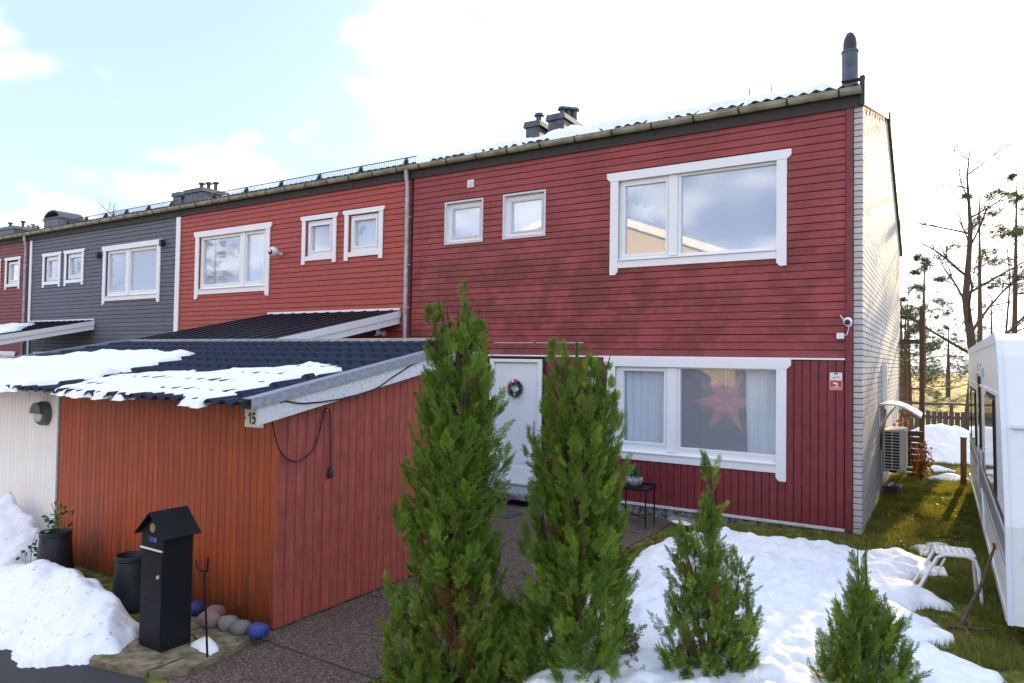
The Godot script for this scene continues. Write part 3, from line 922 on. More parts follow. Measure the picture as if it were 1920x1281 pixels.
	big_window(h3, -20.72, -18.18, 2.08, 0.6, [[-20.5, -19.75, 0.95, 1.88], [-19.5, -18.4, 0.95, 1.88]], 0.7, M.glass)
	part(span(-21.17, -21.05, 1.9, 5.22, 0.022, 0.045, 0.003), "corner_trim", M.white, h3)
	# ---- far red house
	var s4 := [-22.55, -21.88, 4.05, 4.70]; var s4b := [-23.85, -23.1, 4.05, 4.70]
	var low4 := [-23.9, -22.0, 0.77, 1.95]
	var h4 := make_house("row_house", "dark red house beyond the grey house in the row", -28.1, -21.099, M.red4, [], [s4, s4b, low4], 0.1)
	small_window(h4, -22.675, -21.75, 3.89, 4.83, true, M.glass)
	small_window(h4, -23.98, -22.98, 3.89, 4.83, true, M.glass)
	big_window(h4, -24.0, -21.9, 2.08, 0.6, [[-23.78, -23.1, 0.95, 1.88], [-22.85, -22.12, 0.95, 1.88]], 0.7, M.glass)
	downpipe(h4, -21.33, 1.0)
	# ---- on the roofs
	snow_guard(-13.75, -7.45, "black grille snow guard along the bright red house roof")
	snow_guard(-20.4, -14.9, "black grille snow guard along the grey house roof")
	chimney(Vector3(-7.08, 6.4, -4.5), 0.36, 0.96, 0.9, 1, "slate grey metal chimney, the left one of the twin stacks above snowy roof")
	chimney(Vector3(-6.45, 6.4, -4.5), 0.40, 1.0, 1.0, 3, "slate grey metal chimney with three pipes, beside its slimmer twin")
	chimney(Vector3(-20.8, 6.4, -4.5), 0.45, 0.93, 0.8, 0, "small dark chimney box beside the three pipe stack over red and grey houses")
	chimney(Vector3(-19.8, 6.4, -4.5), 1.0, 0.92, 0.9, 3, "wide grey chimney with pipes above the roof of the grey house")
	chimney(Vector3(-29.1, 6.4, -4.5), 1.2, 0.95, 0.9, 0, "grey chimney with arched open hood", true)
	chimney(Vector3(-33.2, 6.4, -4.5), 1.9, 0.85, 0.9, 2, "brown grey chimney at the far end of the row")
	# ---- details on the end house
	var vt := thing("wall_vent", "small white square vent with round grille above small window", "vent", Vector3(-5.87, 4.99, 0.018))
	part(bx(Vector3(0, 0, 0.01), Vector3(0.13, 0.13, 0.02), 0.004), "plate", M.plastic, vt)
	var vg := MB.new()
	vg.lathe([Vector2(0.045, 0), Vector2(0.045, 0.008), Vector2(0.0, 0.012)], Vector3(0, 0, 0.02), 18, Basis(Vector3.RIGHT, PI / 2))
	part(vg, "grille", M.unitbeige, vt)
	dome_camera(Vector3(-0.145, 2.58, 0.115), "white round camera with short aerial on the corner board by the brick")
	var an := MB.new()
	an.tube([Vector3(-0.19, 2.60, 0.10), Vector3(-0.235, 2.66, 0.10)], [0.007], 6)
	solo(an, "camera_aerial", M.plastic, "short white aerial rod beside the corner camera", "aerial")
	var jb := thing("junction_box", "small white junction box on red boards under the corner camera", "junction box", Vector3(-0.24, 2.41, 0.02))
	part(bx(Vector3(0, 0, 0.02), Vector3(0.085, 0.075, 0.04), 0.006), "box", M.plastic, jb)
	var jc := MB.new()
	jc.tube([Vector3(0.04, 0.0, 0.02), Vector3(0.075, 0.02, 0.02), Vector3(0.095, 0.10, 0.03), Vector3(0.095, 0.15, 0.06)], [0.006], 6)
	part(jc, "cable", M.plastic, jb)
	var sg := thing("alarm_sign", "cream and red alarm sticker on the red boards near the corner", "sign", Vector3(-0.29, 1.85, 0.0225))
	part(bx(Vector3(0, 0, 0.002), Vector3(0.14, 0.215, 0.004), 0.001), "plate", M.paper, sg)
	part(bx(Vector3(0, -0.045, 0.0048), Vector3(0.128, 0.115, 0.0016)), "red_field", M.inkred, sg)
	var scr := MB.new()
	var sp := []
	for k in 34:
		var q := k / 33.0
		sp.append(Vector3(-0.045 + 0.09 * q, 0.040 + 0.018 * q + 0.008 * sin(q * 38.0) * (1.0 - 0.4 * q), 0.0055))
	scr.tube(sp, [0.0022], 5)
	part(scr, "script_line", M.inkred, sg)
	part(bx(Vector3(0.0, 0.092, 0.0048), Vector3(0.04, 0.014, 0.0016)), "badge", M.ink, sg)
	var sc := MB.new()
	sc.box(Vector3(-0.005, -0.025, 0.0062), Vector3(0.055, 0.022, 0.0014), Basis(Vector3.BACK, -0.15))
	sc.box(Vector3(0.012, -0.048, 0.0062), Vector3(0.014, 0.03, 0.0014))
	part(sc, "camera_symbol", M.paper, sg)
	for q in [[-0.064, 0.07], [-0.076, 0.11], [-0.090, 0.115]]:
		part(bx(Vector3(0, q[0], 0.0062), Vector3(q[1], 0.005, 0.0014)), "print_line", M.paper, sg)
	var wl := thing("wall_lamp", "small white box lamp on red boards beside the door", "lamp", Vector3(-3.65, 1.945, 0.02))
	part(bx(Vector3(0, 0, 0.03), Vector3(0.085, 0.085, 0.06), 0.008), "housing", M.plastic, wl)
	part(bx(Vector3(0, -0.055, 0.03), Vector3(0.06, 0.02, 0.05), 0.004), "shade", M.greyplastic, wl)
	var lb := thing("letter_holder", "white wall holder with black bracket below the box lamp", "letter holder", Vector3(-3.58, 1.80, 0.02))
	part(bx(Vector3(0, -0.05, 0.03), Vector3(0.16, 0.14, 0.05), 0.006), "tray", M.plastic, lb)
	part(bx(Vector3(0.02, 0.04, 0.035), Vector3(0.18, 0.03, 0.06), 0.004), "bracket", M.black, lb)
	# wreath on the door
	var wr := thing("door_wreath", "dark green wreath with red and white baubles on white door", "wreath", Vector3(-4.945, 1.60, 0.012))
	var wm := MB.new()
	for k in 620:
		var a := rng.randf() * TAU
		var q := rng.randf() * TAU
		var rr := rng.randf_range(0.010, 0.040)
		var c := Vector3(sin(a) * (0.105 + cos(q) * rr), cos(a) * (0.105 + cos(q) * rr), sin(q) * rr * 0.7)
		var dir := Vector3(rng.randf_range(-1, 1), rng.randf_range(-1, 1), rng.randf_range(-0.2, 1)).normalized() * 0.045
		var sd := dir.cross(Vector3(rng.randf(), rng.randf(), rng.randf())).normalized() * 0.0045
		wm.col = Color(0.010, 0.035, 0.018) * rng.randf_range(0.6, 1.8)
		wm.tri(c - sd, c + sd, c + dir)
	part(wm, "needles", M.leafy, wr)
	for q in [[-0.06, 0.07, 0.026, 1], [0.03, 0.09, 0.022, 1], [-0.085, -0.02, 0.022, 1], [0.06, -0.01, 0.026, 0], [0.01, -0.10, 0.024, 2], [-0.03, 0.11, 0.02, 0]]:
		var s := SphereMesh.new()
		s.radius = q[2]; s.height = q[2] * 2; s.radial_segments = 14; s.rings = 8
		part(s, "bauble", [M.plastic, M.inkred, M.brass][q[3]], wr, Transform3D(Basis.IDENTITY, Vector3(q[0], q[1], 0.035)))
	var ws := thing("door_note", "thin white lettered strip below the wreath on the door", "note", Vector3(-4.95, 1.445, -0.0195))
	part(bx(Vector3(0, 0, 0.001), Vector3(0.17, 0.022, 0.002)), "strip", M.paper, ws)
	# inside the windows
	curtain(-3.14, -2.47, 0.86, 1.97, -0.14, 6, "pale blue white curtain behind the narrow pane of the ground floor window", M.curtain)
	curtain(-1.40, -0.98, 0.82, 2.0, -0.14, 4, "pale curtain drawn aside at the right of the red star", M.curtain)
	star(Vector3(-1.70, 1.52, -0.22), 0.47, 6, M.starred, "large red paper star hanging in the ground floor window", 0.52)
	star(Vector3(-3.0, 4.24, -0.24), 0.30, 7, M.starwhite, "white paper star hanging in the upper window", 0.3)
	for q in [[-6.30, -5.68, "left"], [-5.12, -4.50, "right"]]:
		var bl := MB.new()
		bl.box(Vector3((q[0] + q[1]) / 2, 4.36, -0.12), Vector3(q[1] - q[0], 0.60, 0.004))
		solo(bl, "window_blind", M.paleblind, "pale blind in the small window " + ("under the round vent" if q[2] == "left" else "between the vent window and the big upper window"), "blind")
	curtain(-11.72, -11.10, 3.55, 4.68, -0.14, 5, "white curtain in the narrow pane of the bright red house window", M.curtain)
	curtain(-8.62, -7.96, 4.05, 4.70, -0.13, 5, "white curtain in the small window beside the downpipe", M.curtain)
	# cctv on the neighbours, lamps on the grey house
	dome_camera(Vector3(-10.55, 4.15, 0.11), "white dome camera on bright red boards beside the big window", 1.9)
	dome_camera(Vector3(-7.75, 2.52, 0.12), "grey dome camera under the black canopy roof", 1.5)
	for q in [[-17.45, 4.56, "between the big window and the small ones"], [-14.66, 4.66, "next to the white corner trim"]]:
		var lm := thing("wall_spot", "small black wall spot on grey boards " + q[2], "lamp", Vector3(q[0], q[1], 0.02), 0.0, "grey house wall spots")
		part(bx(Vector3(0, 0, 0.06), Vector3(0.09, 0.16, 0.09), 0.01), "housing", M.darkmetal, lm)
		part(bx(Vector3(0.0, 0, 0.008), Vector3(0.13, 0.05, 0.016), 0.004), "mount", M.darkmetal, lm)

func canopy(x0: float, x1: float, label: String, snow: bool) -> void:
	var t := thing("porch_roof", label, "porch roof", Vector3.ZERO, 0.0, "porch roofs in front of the row")
	var s := (2.90 - 2.26) / 2.93
	var b := MB.new()
	b.prism(PackedVector2Array([Vector2(0.026, 2.90), Vector2(2.95, 2.26), Vector2(2.95, 2.225), Vector2(0.026, 2.865)]), Vector3(x0, 0, 0), Vector3(0, 0, 1), Vector3.UP, Vector3(x1 - x0, 0, 0))
	part(b, "roof_sheet", M.blackroof if not snow else M.sheetroof, t)
	var n := int((x1 - x0) / 0.30)
	for i in n:
		var x := x0 + (i + 0.5) * (x1 - x0) / n
		part(bx(Vector3(x, 2.585 + 0.012, 1.488), Vector3(0.02, 0.022, 2.99), 0.003, Basis(Vector3.RIGHT, atan(s))), "seam", M.blackroof, t)
	for k in 2:
		var v := MB.new()
		var dy := -0.005 - 0.115 * k
		v.prism(PackedVector2Array([Vector2(0.03, 2.90 + dy), Vector2(2.90, 2.272 + dy), Vector2(2.90, 2.16 + dy), Vector2(0.03, 2.79 + dy)]), Vector3(x1 + 0.002 - 0.02 * k, 0, 0), Vector3(0, 0, 1), Vector3.UP, Vector3(0.022, 0, 0))
		part(v, "barge_board", M.white, t)
	part(span(x0, x1, 2.905, 2.945, 0.022, 0.055, 0.003), "wall_flashing", M.white, t)
	part(span(x0 + 0.05, x1 - 0.05, 2.05, 2.20, 2.80, 2.88, 0.004), "beam", M.white, t)
	for x in [x0 + 0.12, x1 - 0.12]:
		part(span(x - 0.05, x + 0.05, -0.12, 2.05, 2.79, 2.89, 0.004), "post", M.white, t)
	if snow:
		var sn := snow_sheet(PackedVector2Array([Vector2(x0 - 0.02, 0.9), Vector2(x1 - 1.9, 0.55), Vector2(x1 - 1.2, 1.1), Vector2(x1 - 0.25, 1.6), Vector2(x1 - 0.2, 3.0), Vector2(x0 - 0.02, 3.0)]), func(_x, z): return 2.905 - (z - 0.026) * s, 0.10, 0.15, 0.06, 0.05, 77)
		tag(part(sn, "roof_snow", M.snow, self), "snow lying on the far porch roof beside the grey house", "snow", "", "stuff")

# ------------------------------------------------------------------ shed
func shed_y(z: float) -> float:
	return 1.665 + (5.93 - z) * 0.189

func build_shed() -> void:
	var t := thing("garden_shed", "long low shed, orange and white plank front under dark wavy metal roof", "shed")
	part(span(-10.62, -3.70, -0.3, -0.06, 3.06, 5.66), "footing", M.concrete, t)
	var inner := MB.new()
	inner.prism(PackedVector2Array([Vector2(5.655, -0.10), Vector2(5.655, shed_y(5.655) - 0.07), Vector2(3.06, shed_y(3.06) - 0.07), Vector2(3.06, -0.10)]), Vector3(-10.6, 0, 0), Vector3(0, 0, 1), Vector3.UP, Vector3(6.905, 0, 0))
	part(inner, "wall_core", M.backing, t)
	var ftop := shed_y(5.68) - 0.05
	vboards(t, -7.12, -3.672, -0.10, func(_x): return ftop, 0.082, [], M.orange, Transform3D(Basis.IDENTITY, Vector3(0, 0, 5.66)), 0.015)
	vboards(t, -10.6, -7.16, -0.10, func(_x): return ftop, 0.082, [], M.shedwhite, Transform3D(Basis.IDENTITY, Vector3(0, 0, 5.66)), 0.01)
	part(span(-7.158, -7.122, -0.10, ftop, 5.66, 5.69, 0.003), "joint_strip", M.galv, t)
	# side wall faces +x; local x runs towards -z
	var side := Transform3D(Basis(Vector3(0, 0, -1), Vector3(0, 1, 0), Vector3(1, 0, 0)), Vector3(-3.692, 0, 5.684))
	vboards(t, 0.0, 2.62, -0.10, func(x): return shed_y(5.684 - x) - 0.05, 0.098, [], M.sidered, side, 0.012)
	# roof sheet: waves across, a step every 0.35 m down the slope
	var b := MB.new()
	var x0 := -10.72; var L := 7.13
	var per := 0.178
	var nx := int(L / per * 10)
	var z_hi := 2.98; var z_lo := 6.06; var row := 0.352
	var zs := []
	var z := z_hi
	while z < z_lo - 0.02:
		zs.append([z, 0.0])
		var z2 := minf(z + row, z_lo)
		zs.append([z2 - 0.002, 1.0])
		z = z2
	var wave := func(x: float) -> float:
		var s := fposmod((x - x0) / per, 1.0)
		return 0.044 * pow(0.5 - 0.5 * cos(s * TAU), 0.8)
	b.grid(nx, zs.size() - 1, func(i: int, j: int) -> Vector3:
		var x := x0 + L * i / nx
		return Vector3(x, shed_y(zs[j][0]) + wave.call(x) + 0.030 * zs[j][1], zs[j][0]))
	# underside edge at the eave so that the sheet has a lip
	for i in nx:
		var xa := x0 + L * i / nx; var xb := x0 + L * (i + 1) / nx
		var ya: float = shed_y(z_lo) + wave.call(xa) + 0.030; var yb: float = shed_y(z_lo) + wave.call(xb) + 0.030
		b.quad(Vector3(xa, ya - 0.012, z_lo), Vector3(xb, yb - 0.012, z_lo), Vector3(xb, yb, z_lo), Vector3(xa, ya, z_lo))
	part(b, "roof_sheet", M.sheetroof, t)
	part(bx(Vector3(-7.12, shed_y(4.35) - 0.022, 4.35), Vector3(7.0, 0.02, 2.74), 0.0, Basis(Vector3.RIGHT, atan(0.189))), "roof_deck", M.fencewood, t)
	# verge flashing and barge board on the right end
	var fl := MB.new()
	var fy := func(zz: float) -> float: return shed_y(zz) + 0.082
	fl.prism(PackedVector2Array([Vector2(6.03, fy.call(6.03)), Vector2(2.96, fy.call(2.96)), Vector2(2.96, fy.call(2.96) - 0.078), Vector2(6.03, fy.call(6.03) - 0.078)]), Vector3(-3.560, 0, 0), Vector3(0, 0, 1), Vector3.UP, Vector3(0.010, 0, 0))
	fl.prism(PackedVector2Array([Vector2(6.03, fy.call(6.03)), Vector2(2.96, fy.call(2.96)), Vector2(2.96, fy.call(2.96) + 0.005), Vector2(6.03, fy.call(6.03) + 0.005)]), Vector3(-3.66, 0, 0), Vector3(0, 0, 1), Vector3.UP, Vector3(0.112, 0, 0))
	part(fl, "verge_flashing", M.galv, t)
	var bb := MB.new()
	bb.prism(PackedVector2Array([Vector2(5.96, fy.call(5.96) - 0.02), Vector2(3.0, fy.call(3.0) - 0.02), Vector2(3.0, fy.call(3.0) - 0.205), Vector2(5.96, fy.call(5.96) - 0.215)]), Vector3(-3.592, 0, 0), Vector3(0, 0, 1), Vector3.UP, Vector3(0.024, 0, 0))
	part(bb, "barge_board", M.oldwhite, t)
	part(span(-10.72, -3.555, shed_y(2.98) + 0.03, shed_y(2.98) + 0.075, 2.955, 2.985, 0.002), "ridge_strip", M.galv, t)
	part(span(-3.70, -3.60, 2.10, 2.24, 2.99, 3.04, 0.003), "end_trim", M.white, t)
	var lv := MB.new()
	lv.prism(PackedVector2Array([Vector2(6.05, fy.call(6.05)), Vector2(2.96, fy.call(2.96)), Vector2(2.96, fy.call(2.96) - 0.09), Vector2(6.05, fy.call(6.05) - 0.09)]), Vector3(-10.74, 0, 0), Vector3(0, 0, 1), Vector3.UP, Vector3(0.05, 0, 0))
	part(lv, "left_verge", M.galv, t)
	# snow on the roof
	var sy := func(_x, zz): return shed_y(zz) + 0.040
	var pa := PackedVector2Array([Vector2(-10.75, 5.2), Vector2(-10.49, 4.85), Vector2(-9.17, 4.02), Vector2(-7.3, 4.03), Vector2(-6.91, 4.5), Vector2(-6.85, 5.2), Vector2(-6.73, 5.5), Vector2(-6.9, 5.62), Vector2(-6.95, 5.85), Vector2(-7.1, 5.98), Vector2(-7.4, 6.08), Vector2(-10.75, 6.10)])
	tag(part(snow_sheet(pa, sy, 0.09, 0.22, 0.04, 0.05, 51), "roof_snow", M.snow, self), "thick smooth snow on the white half of the shed roof", "snow", "", "stuff")
	var pb := PackedVector2Array([Vector2(-6.55, 6.06), Vector2(-6.60, 5.76), Vector2(-6.58, 5.62), Vector2(-6.68, 5.33), Vector2(-6.37, 5.2), Vector2(-5.82, 4.97), Vector2(-5.6, 5.06), Vector2(-5.36, 5.0), Vector2(-5.45, 4.81), Vector2(-5.16, 4.81), Vector2(-4.69, 4.63), Vector2(-4.72, 4.45), Vector2(-4.55, 4.47), Vector2(-3.96, 4.69), Vector2(-3.98, 5.0), Vector2(-4.1, 5.12), Vector2(-4.05, 5.6), Vector2(-4.05, 5.76), Vector2(-4.10, 5.88), Vector2(-4.12, 6.09), Vector2(-4.26, 6.10), Vector2(-4.53, 5.96), Vector2(-5.04, 5.86), Vector2(-5.14, 5.99), Vector2(-5.26, 6.09), Vector2(-5.5, 6.02), Vector2(-5.6, 6.10), Vector2(-5.8, 6.02), Vector2(-6.0, 6.11), Vector2(-6.3, 6.04)])
	tag(part(snow_sheet(pb, sy, 0.038, 0.09, 0.03, 0.05, 52), "roof_snow", M.snow, self), "thin ragged snow melting on the dark roof above the orange boards", "snow", "", "stuff")
	# number plate, half hidden by the barge board end
	var np := thing("house_number", "white number plate on the orange shed under the roof edge", "sign", Vector3(-3.965, 1.54, 5.684))
	part(bx(Vector3(0, 0, 0.003), Vector3(0.235, 0.145, 0.006), 0.002), "plate", M.plastic, np)
	text_part("150", 0.105, M.ink, np, Transform3D(Basis.from_scale(Vector3(0.85, 1.25, 1)), Vector3(0.0, 0.0, 0.0075)), "Droid Sans", 700)
	part(bx(Vector3(-0.108, 0, 0.0065), Vector3(0.012, 0.016, 0.002)), "screw_mark", M.ink, np)
	# bulkhead lamp on the white boards
	var lp := thing("bulkhead_lamp", "round grey bulkhead lamp with half hood on white shed boards", "lamp", Vector3(-7.42, 1.40, 5.682))
	var l1 := MB.new()
	var prof := [Vector2(0.13, 0), Vector2(0.13, 0.05), Vector2(0.115, 0.075), Vector2(0.09, 0.08)]
	l1.lathe(prof, Vector3.ZERO, 24, Basis(Vector3.RIGHT, PI / 2))
	part(l1, "ring", M.greyplastic, lp)
	var l2 := MB.new()
	l2.lathe([Vector2(0.10, 0.07), Vector2(0.08, 0.09), Vector2(0.0, 0.10)], Vector3.ZERO, 22, Basis(Vector3.RIGHT, PI / 2))
	part(l2, "glass", M.lampglass, lp)
	var l3 := MB.new()
	var hp := PackedVector2Array()
	for k in 13: hp.append(Vector2(cos(PI * k / 12.0) * 0.118, sin(PI * k / 12.0) * 0.118))
	l3.prism(hp, Vector3(0, 0.0, 0.06), Vector3.RIGHT, Vector3.UP, Vector3(0, 0, 0.052))
	part(l3, "hood", M.greyplastic, lp)
	# black cable along the barge board, looped and hanging with its plug
	var pts := [Vector3(3.9, 2.075, 0), Vector3(4.21, 1.985, 0), Vector3(4.5, 1.86, 0), Vector3(4.72, 1.765, 0), Vector3(5.14, 1.694, 0), Vector3(5.52, 1.675, 0), Vector3(5.735, 1.70, 0), Vector3(5.757, 1.62, 0), Vector3(5.757, 1.53, 0), Vector3(5.714, 1.372, 0), Vector3(5.66, 1.28, 0), Vector3(5.589, 1.222, 0), Vector3(5.479, 1.200, 0), Vector3(5.34, 1.271, 0), Vector3(5.29, 1.37, 0), Vector3(5.258, 1.465, 0), Vector3(5.235, 1.56, 0), Vector3(5.205, 1.605, 0), Vector3(5.165, 1.60, 0), Vector3(5.152, 1.54, 0), Vector3(5.145, 1.319, 0), Vector3(5.143, 1.11, 0)]
	var cv := Curve3D.new()
	for k in pts.size():
		var on_board: bool = k < 7
		var p := Vector3(-3.560 if on_board else -3.652, pts[k].y, pts[k].x)
		var tn: Vector3 = (pts[mini(k + 1, pts.size() - 1)] - pts[maxi(k - 1, 0)]) / 6.0
		var tt := Vector3(0, tn.y, tn.x)
		cv.add_point(p, -tt, tt)
	var path := []
	for q in cv.tessellate(4, 3): path.append(q)
	var cb := thing("power_cable", "black cable draped along the white barge board and looped on red shed side", "cable")
	var c1 := MB.new()
	c1.tube(path, [0.0065], 7)
	part(c1, "cord", M.rubber, cb)
	var c2 := MB.new()
	c2.lathe([Vector2(0, -0.075), Vector2(0.022, -0.07), Vector2(0.027, -0.035), Vector2(0.018, 0.0), Vector2(0.009, 0.035), Vector2(0.0, 0.04)], Vector3(-3.648, 1.085, 5.143), 12)
	part(c2, "plug", M.rubber, cb)
	var c3 := MB.new()
	c3.box(Vector3(-3.662, 1.60, 5.19), Vector3(0.02, 0.012, 0.02))
	part(c3, "hook", M.alu, cb)

# ------------------------------------------------------------------ yard things
func pot(at: Vector3, label: String, s := 1.0) -> Node3D:
	var t := thing("black_pot", label, "pot", at)
	var b := MB.new()
	b.lathe([Vector2(0, 0), Vector2(0.235 * s, 0), Vector2(0.24 * s, 0.03), Vector2(0.195 * s, 0.40), Vector2(0.205 * s, 0.41), Vector2(0.205 * s, 0.44), Vector2(0.188 * s, 0.445), Vector2(0.18 * s, 0.42), Vector2(0.16 * s, 0.36), Vector2(0.0, 0.36)], Vector3.ZERO, 30)
	part(b, "pot_body", M.potblack, t)
	var e := MB.new()
	e.lathe([Vector2(0.185 * s, 0.375), Vector2(0.10, 0.385), Vector2(0, 0.38)], Vector3.ZERO, 20)
	part(e, "soil", M.bark, t)
	return t

func leaf_cluster(b: MB, o: Vector3, n: int, r: float, size: float, c: Color, up := 0.3) -> void:
	for k in n:
		var p := o + Vector3(rng.randfn() * r, rng.randfn() * r * 0.8, rng.randfn() * r)
		var d := Vector3(rng.randf_range(-1, 1), rng.randf_range(-0.6, 1) + up, rng.randf_range(-1, 1)).normalized() * size * rng.randf_range(0.6, 1.2)
		var s := d.cross(Vector3(rng.randf_range(-1, 1), rng.randf_range(-1, 1), rng.randf_range(-1, 1))).normalized() * d.length() * 0.42
		var f := rng.randf_range(0.6, 1.35)
		b.col = Color(c.r * f, c.g * f, c.b * f)
		var m := p + d * 0.5
		b.tri(p, m + s, p + d)
		b.tri(p, p + d, m - s)

func build_yard() -> void:
	# mailbox
	var mb := thing("mailbox", "tall black free standing mailbox with pitched roof on stone slab", "mailbox", Vector3(-4.05, -0.075, 6.355))
	part(bx(Vector3(0, 0.41, 0), Vector3(0.285, 0.82, 0.23), 0.004), "body", M.black, mb)
	var rf := MB.new()
	var ov := 0.185
	for s in [-1.0, 1.0]:
		rf.prism(PackedVector2Array([Vector2(0, 0.985), Vector2(s * ov, 0.812), Vector2(s * ov, 0.806), Vector2(0, 0.977)]), Vector3(0, 0, -0.15), Vector3.RIGHT, Vector3.UP, Vector3(0, 0, 0.30))
	part(rf, "roof", M.black, mb)
	var gb := MB.new()
	gb.prism(PackedVector2Array([Vector2(-0.142, 0.82), Vector2(0.142, 0.82), Vector2(0, 0.955)]), Vector3(0, 0, -0.114), Vector3.RIGHT, Vector3.UP, Vector3(0, 0, 0.228))
	part(gb, "gable", M.black, mb)
	var em := MB.new()
	em.lathe([Vector2(0.034, 0), Vector2(0.034, 0.004), Vector2(0, 0.007)], Vector3(0, 0.868, 0.114), 18, Basis(Vector3.RIGHT, PI / 2))
	part(em, "emblem", M.brass, mb)
	part(bx(Vector3(0.01, 0.785, 0.117), Vector3(0.10, 0.035, 0.004), 0.001), "name_plate", M.inkblue, mb)
	part(bx(Vector3(0.045, 0.785, 0.120), Vector3(0.014, 0.026, 0.004), 0.001), "badge", M.brass, mb)
	part(bx(Vector3(0, 0.715, 0.122), Vector3(0.27, 0.014, 0.018), 0.004), "slot_flap", M.alu, mb)
	part(bx(Vector3(0, 0.52, 0.117), Vector3(0.262, 0.34, 0.006), 0.002), "door", M.black, mb)
	part(bx(Vector3(0, 0.17, 0.117), Vector3(0.262, 0.33, 0.006), 0.002), "lower_panel", M.black, mb)
	var lk := MB.new()
	lk.lathe([Vector2(0.014, 0), Vector2(0.014, 0.010), Vector2(0, 0.012)], Vector3(0.095, 0.53, 0.120), 12, Basis(Vector3.RIGHT, PI / 2))
	part(lk, "lock", M.alu, mb)
	# slab under it, in irregular flagstones
	var sl := thing("stone_slab", "weathered brown flagstones under the black mailbox", "paving stone")
	for q in [[[-4.38, 6.62], [-4.22, 6.80], [-3.74, 6.70], [-3.70, 6.30], [-4.0, 6.16], [-4.36, 6.30]], [[-3.69, 6.68], [-3.52, 6.52], [-3.56, 6.12], [-3.69, 6.26]], [[-4.02, 6.14], [-3.70, 6.27], [-3.57, 6.09], [-3.66, 5.80], [-4.05, 5.80]], [[-4.40, 6.28], [-4.04, 6.13], [-4.08, 5.80], [-4.55, 5.80], [-4.60, 6.2]]]:
		var p := PackedVector2Array()
		for a in q: p.append(Vector2(a[0], a[1]))
		var b := MB.new()
		b.prism(p, Vector3(0, -0.125, 0), Vector3.RIGHT, Vector3(0, 0, 1), Vector3(0, 0.05 + rng.randf_range(-0.004, 0.004), 0))
		part(b, "flagstone", M.slabstone, sl)
	# pots
	var p1 := pot(Vector3(-6.45, -0.11, 6.0), "black bucket pot with trailing green leaves at the shed joint", 0.68)
	var lf := MB.new()
	leaf_cluster(lf, Vector3(0.02, 0.52, 0), 34, 0.06, 0.06, Color(0.08, 0.16, 0.03))
	leaf_cluster(lf, Vector3(-0.27, 0.25, 0.08), 22, 0.05, 0.055, Color(0.07, 0.15, 0.03), -0.6)
	leaf_cluster(lf, Vector3(0.10, 0.66, 0), 14, 0.06, 0.045, Color(0.09, 0.16, 0.03))
	part(lf, "leaves", M.leafy, p1)
	var stt := MB.new()
	for q in [[Vector3(0.02, 0.38, 0), Vector3(0.04, 0.55, 0), Vector3(0.12, 0.72, 0.02)], [Vector3(-0.05, 0.4, 0.04), Vector3(-0.2, 0.42, 0.08), Vector3(-0.28, 0.28, 0.08), Vector3(-0.26, 0.02, 0.1)], [Vector3(0.0, 0.38, -0.02), Vector3(-0.03, 0.55, -0.02), Vector3(-0.10, 0.70, 0.0)]]:
		stt.tube(q, [0.006, 0.003], 5)
	part(stt, "stems", M.bark, p1)
	pot(Vector3(-5.08, -0.11, 6.02), "empty black bucket pot half behind the mailbox", 0.68)
	# stake
	var sk := thing("plant_stake", "thin black metal stake with forked hook beside the mailbox", "stake", Vector3(-3.575, -0.08, 6.33))
	var s1 := MB.new()
	s1.tube([Vector3(0, 0, 0), Vector3(-0.06, 0.60, 0)], [0.008, 0.007], 7)
	part(s1, "rod", M.black, sk)
	var s2 := MB.new()
	s2.tube([Vector3(-0.16, 0.66, 0.0), Vector3(-0.145, 0.60, 0), Vector3(-0.06, 0.595, 0), Vector3(-0.028, 0.60, 0), Vector3(-0.022, 0.70, 0)], [0.007], 7)
	part(s2, "hook", M.black, sk)
	# stones along the shed foot
	var info := [[-4.38, 5.88, 0.075, 4, "blue painted round stone beside the stake"], [-4.16, 5.86, 0.080, 0, "pink granite cobble behind the long red stone"], [-4.08, 5.97, 0.085, 1, "long reddish cobble in front of the pink one"], [-3.90, 5.93, 0.076, 2, "brown and grey cobble between red and grey stones"], [-3.74, 5.93, 0.074, 3, "plain grey cobble next to the purple stone"], [-3.58, 5.90, 0.076, 5, "blue and purple painted stone at the shed corner"]]
	for q in info:
		var b := MB.new()
		var f := FastNoiseLite.new(); f.seed = int(q[3]) + 60; f.frequency = 0.8
		var sx: float = 1.25 if q[3] == 1 else 1.05
		var nu := 18; var nv := 11
		var P := func(i: int, j: int) -> Vector3:
			var a := TAU * i / nu; var e := -PI / 2 + PI * j / nv
			var d := Vector3(cos(a) * cos(e), sin(e), sin(a) * cos(e))
			var r: float = q[2] * (1.0 + 0.22 * f.get_noise_3dv(d * 1.2))
			return Vector3(d.x * sx, d.y * 0.78, d.z * 0.95) * r
		for j in nv:
			for i in nu:
				var A: Vector3 = P.call(i, j); var B: Vector3 = P.call(i + 1, j); var C: Vector3 = P.call(i + 1, j + 1); var D: Vector3 = P.call(i, j + 1)
				b.tri_n(A, C, B, A.normalized(), C.normalized(), B.normalized())
				b.tri_n(A, D, C, A.normalized(), D.normalized(), C.normalized())
		var m: Material = M.paintblue if q[3] == 4 else (M.paintmix if q[3] == 5 else M.stone[q[3]])
		solo(b, "cobble_stone", m, q[4], "stone", "stones along the shed foot", Transform3D(Basis(Vector3.UP, rng.randf() * 2.0), Vector3(q[0], -0.078 + q[2] * 0.68, q[1])))
	# doorstep and mat
	var ds := thing("door_step", "concrete door step with metal edge below the white door", "step", Vector3(-4.95, 0, 0.0))
	part(span(-0.62, 0.62, -0.02, 0.055, 0.03, 0.62, 0.008), "tread", M.concrete, ds)
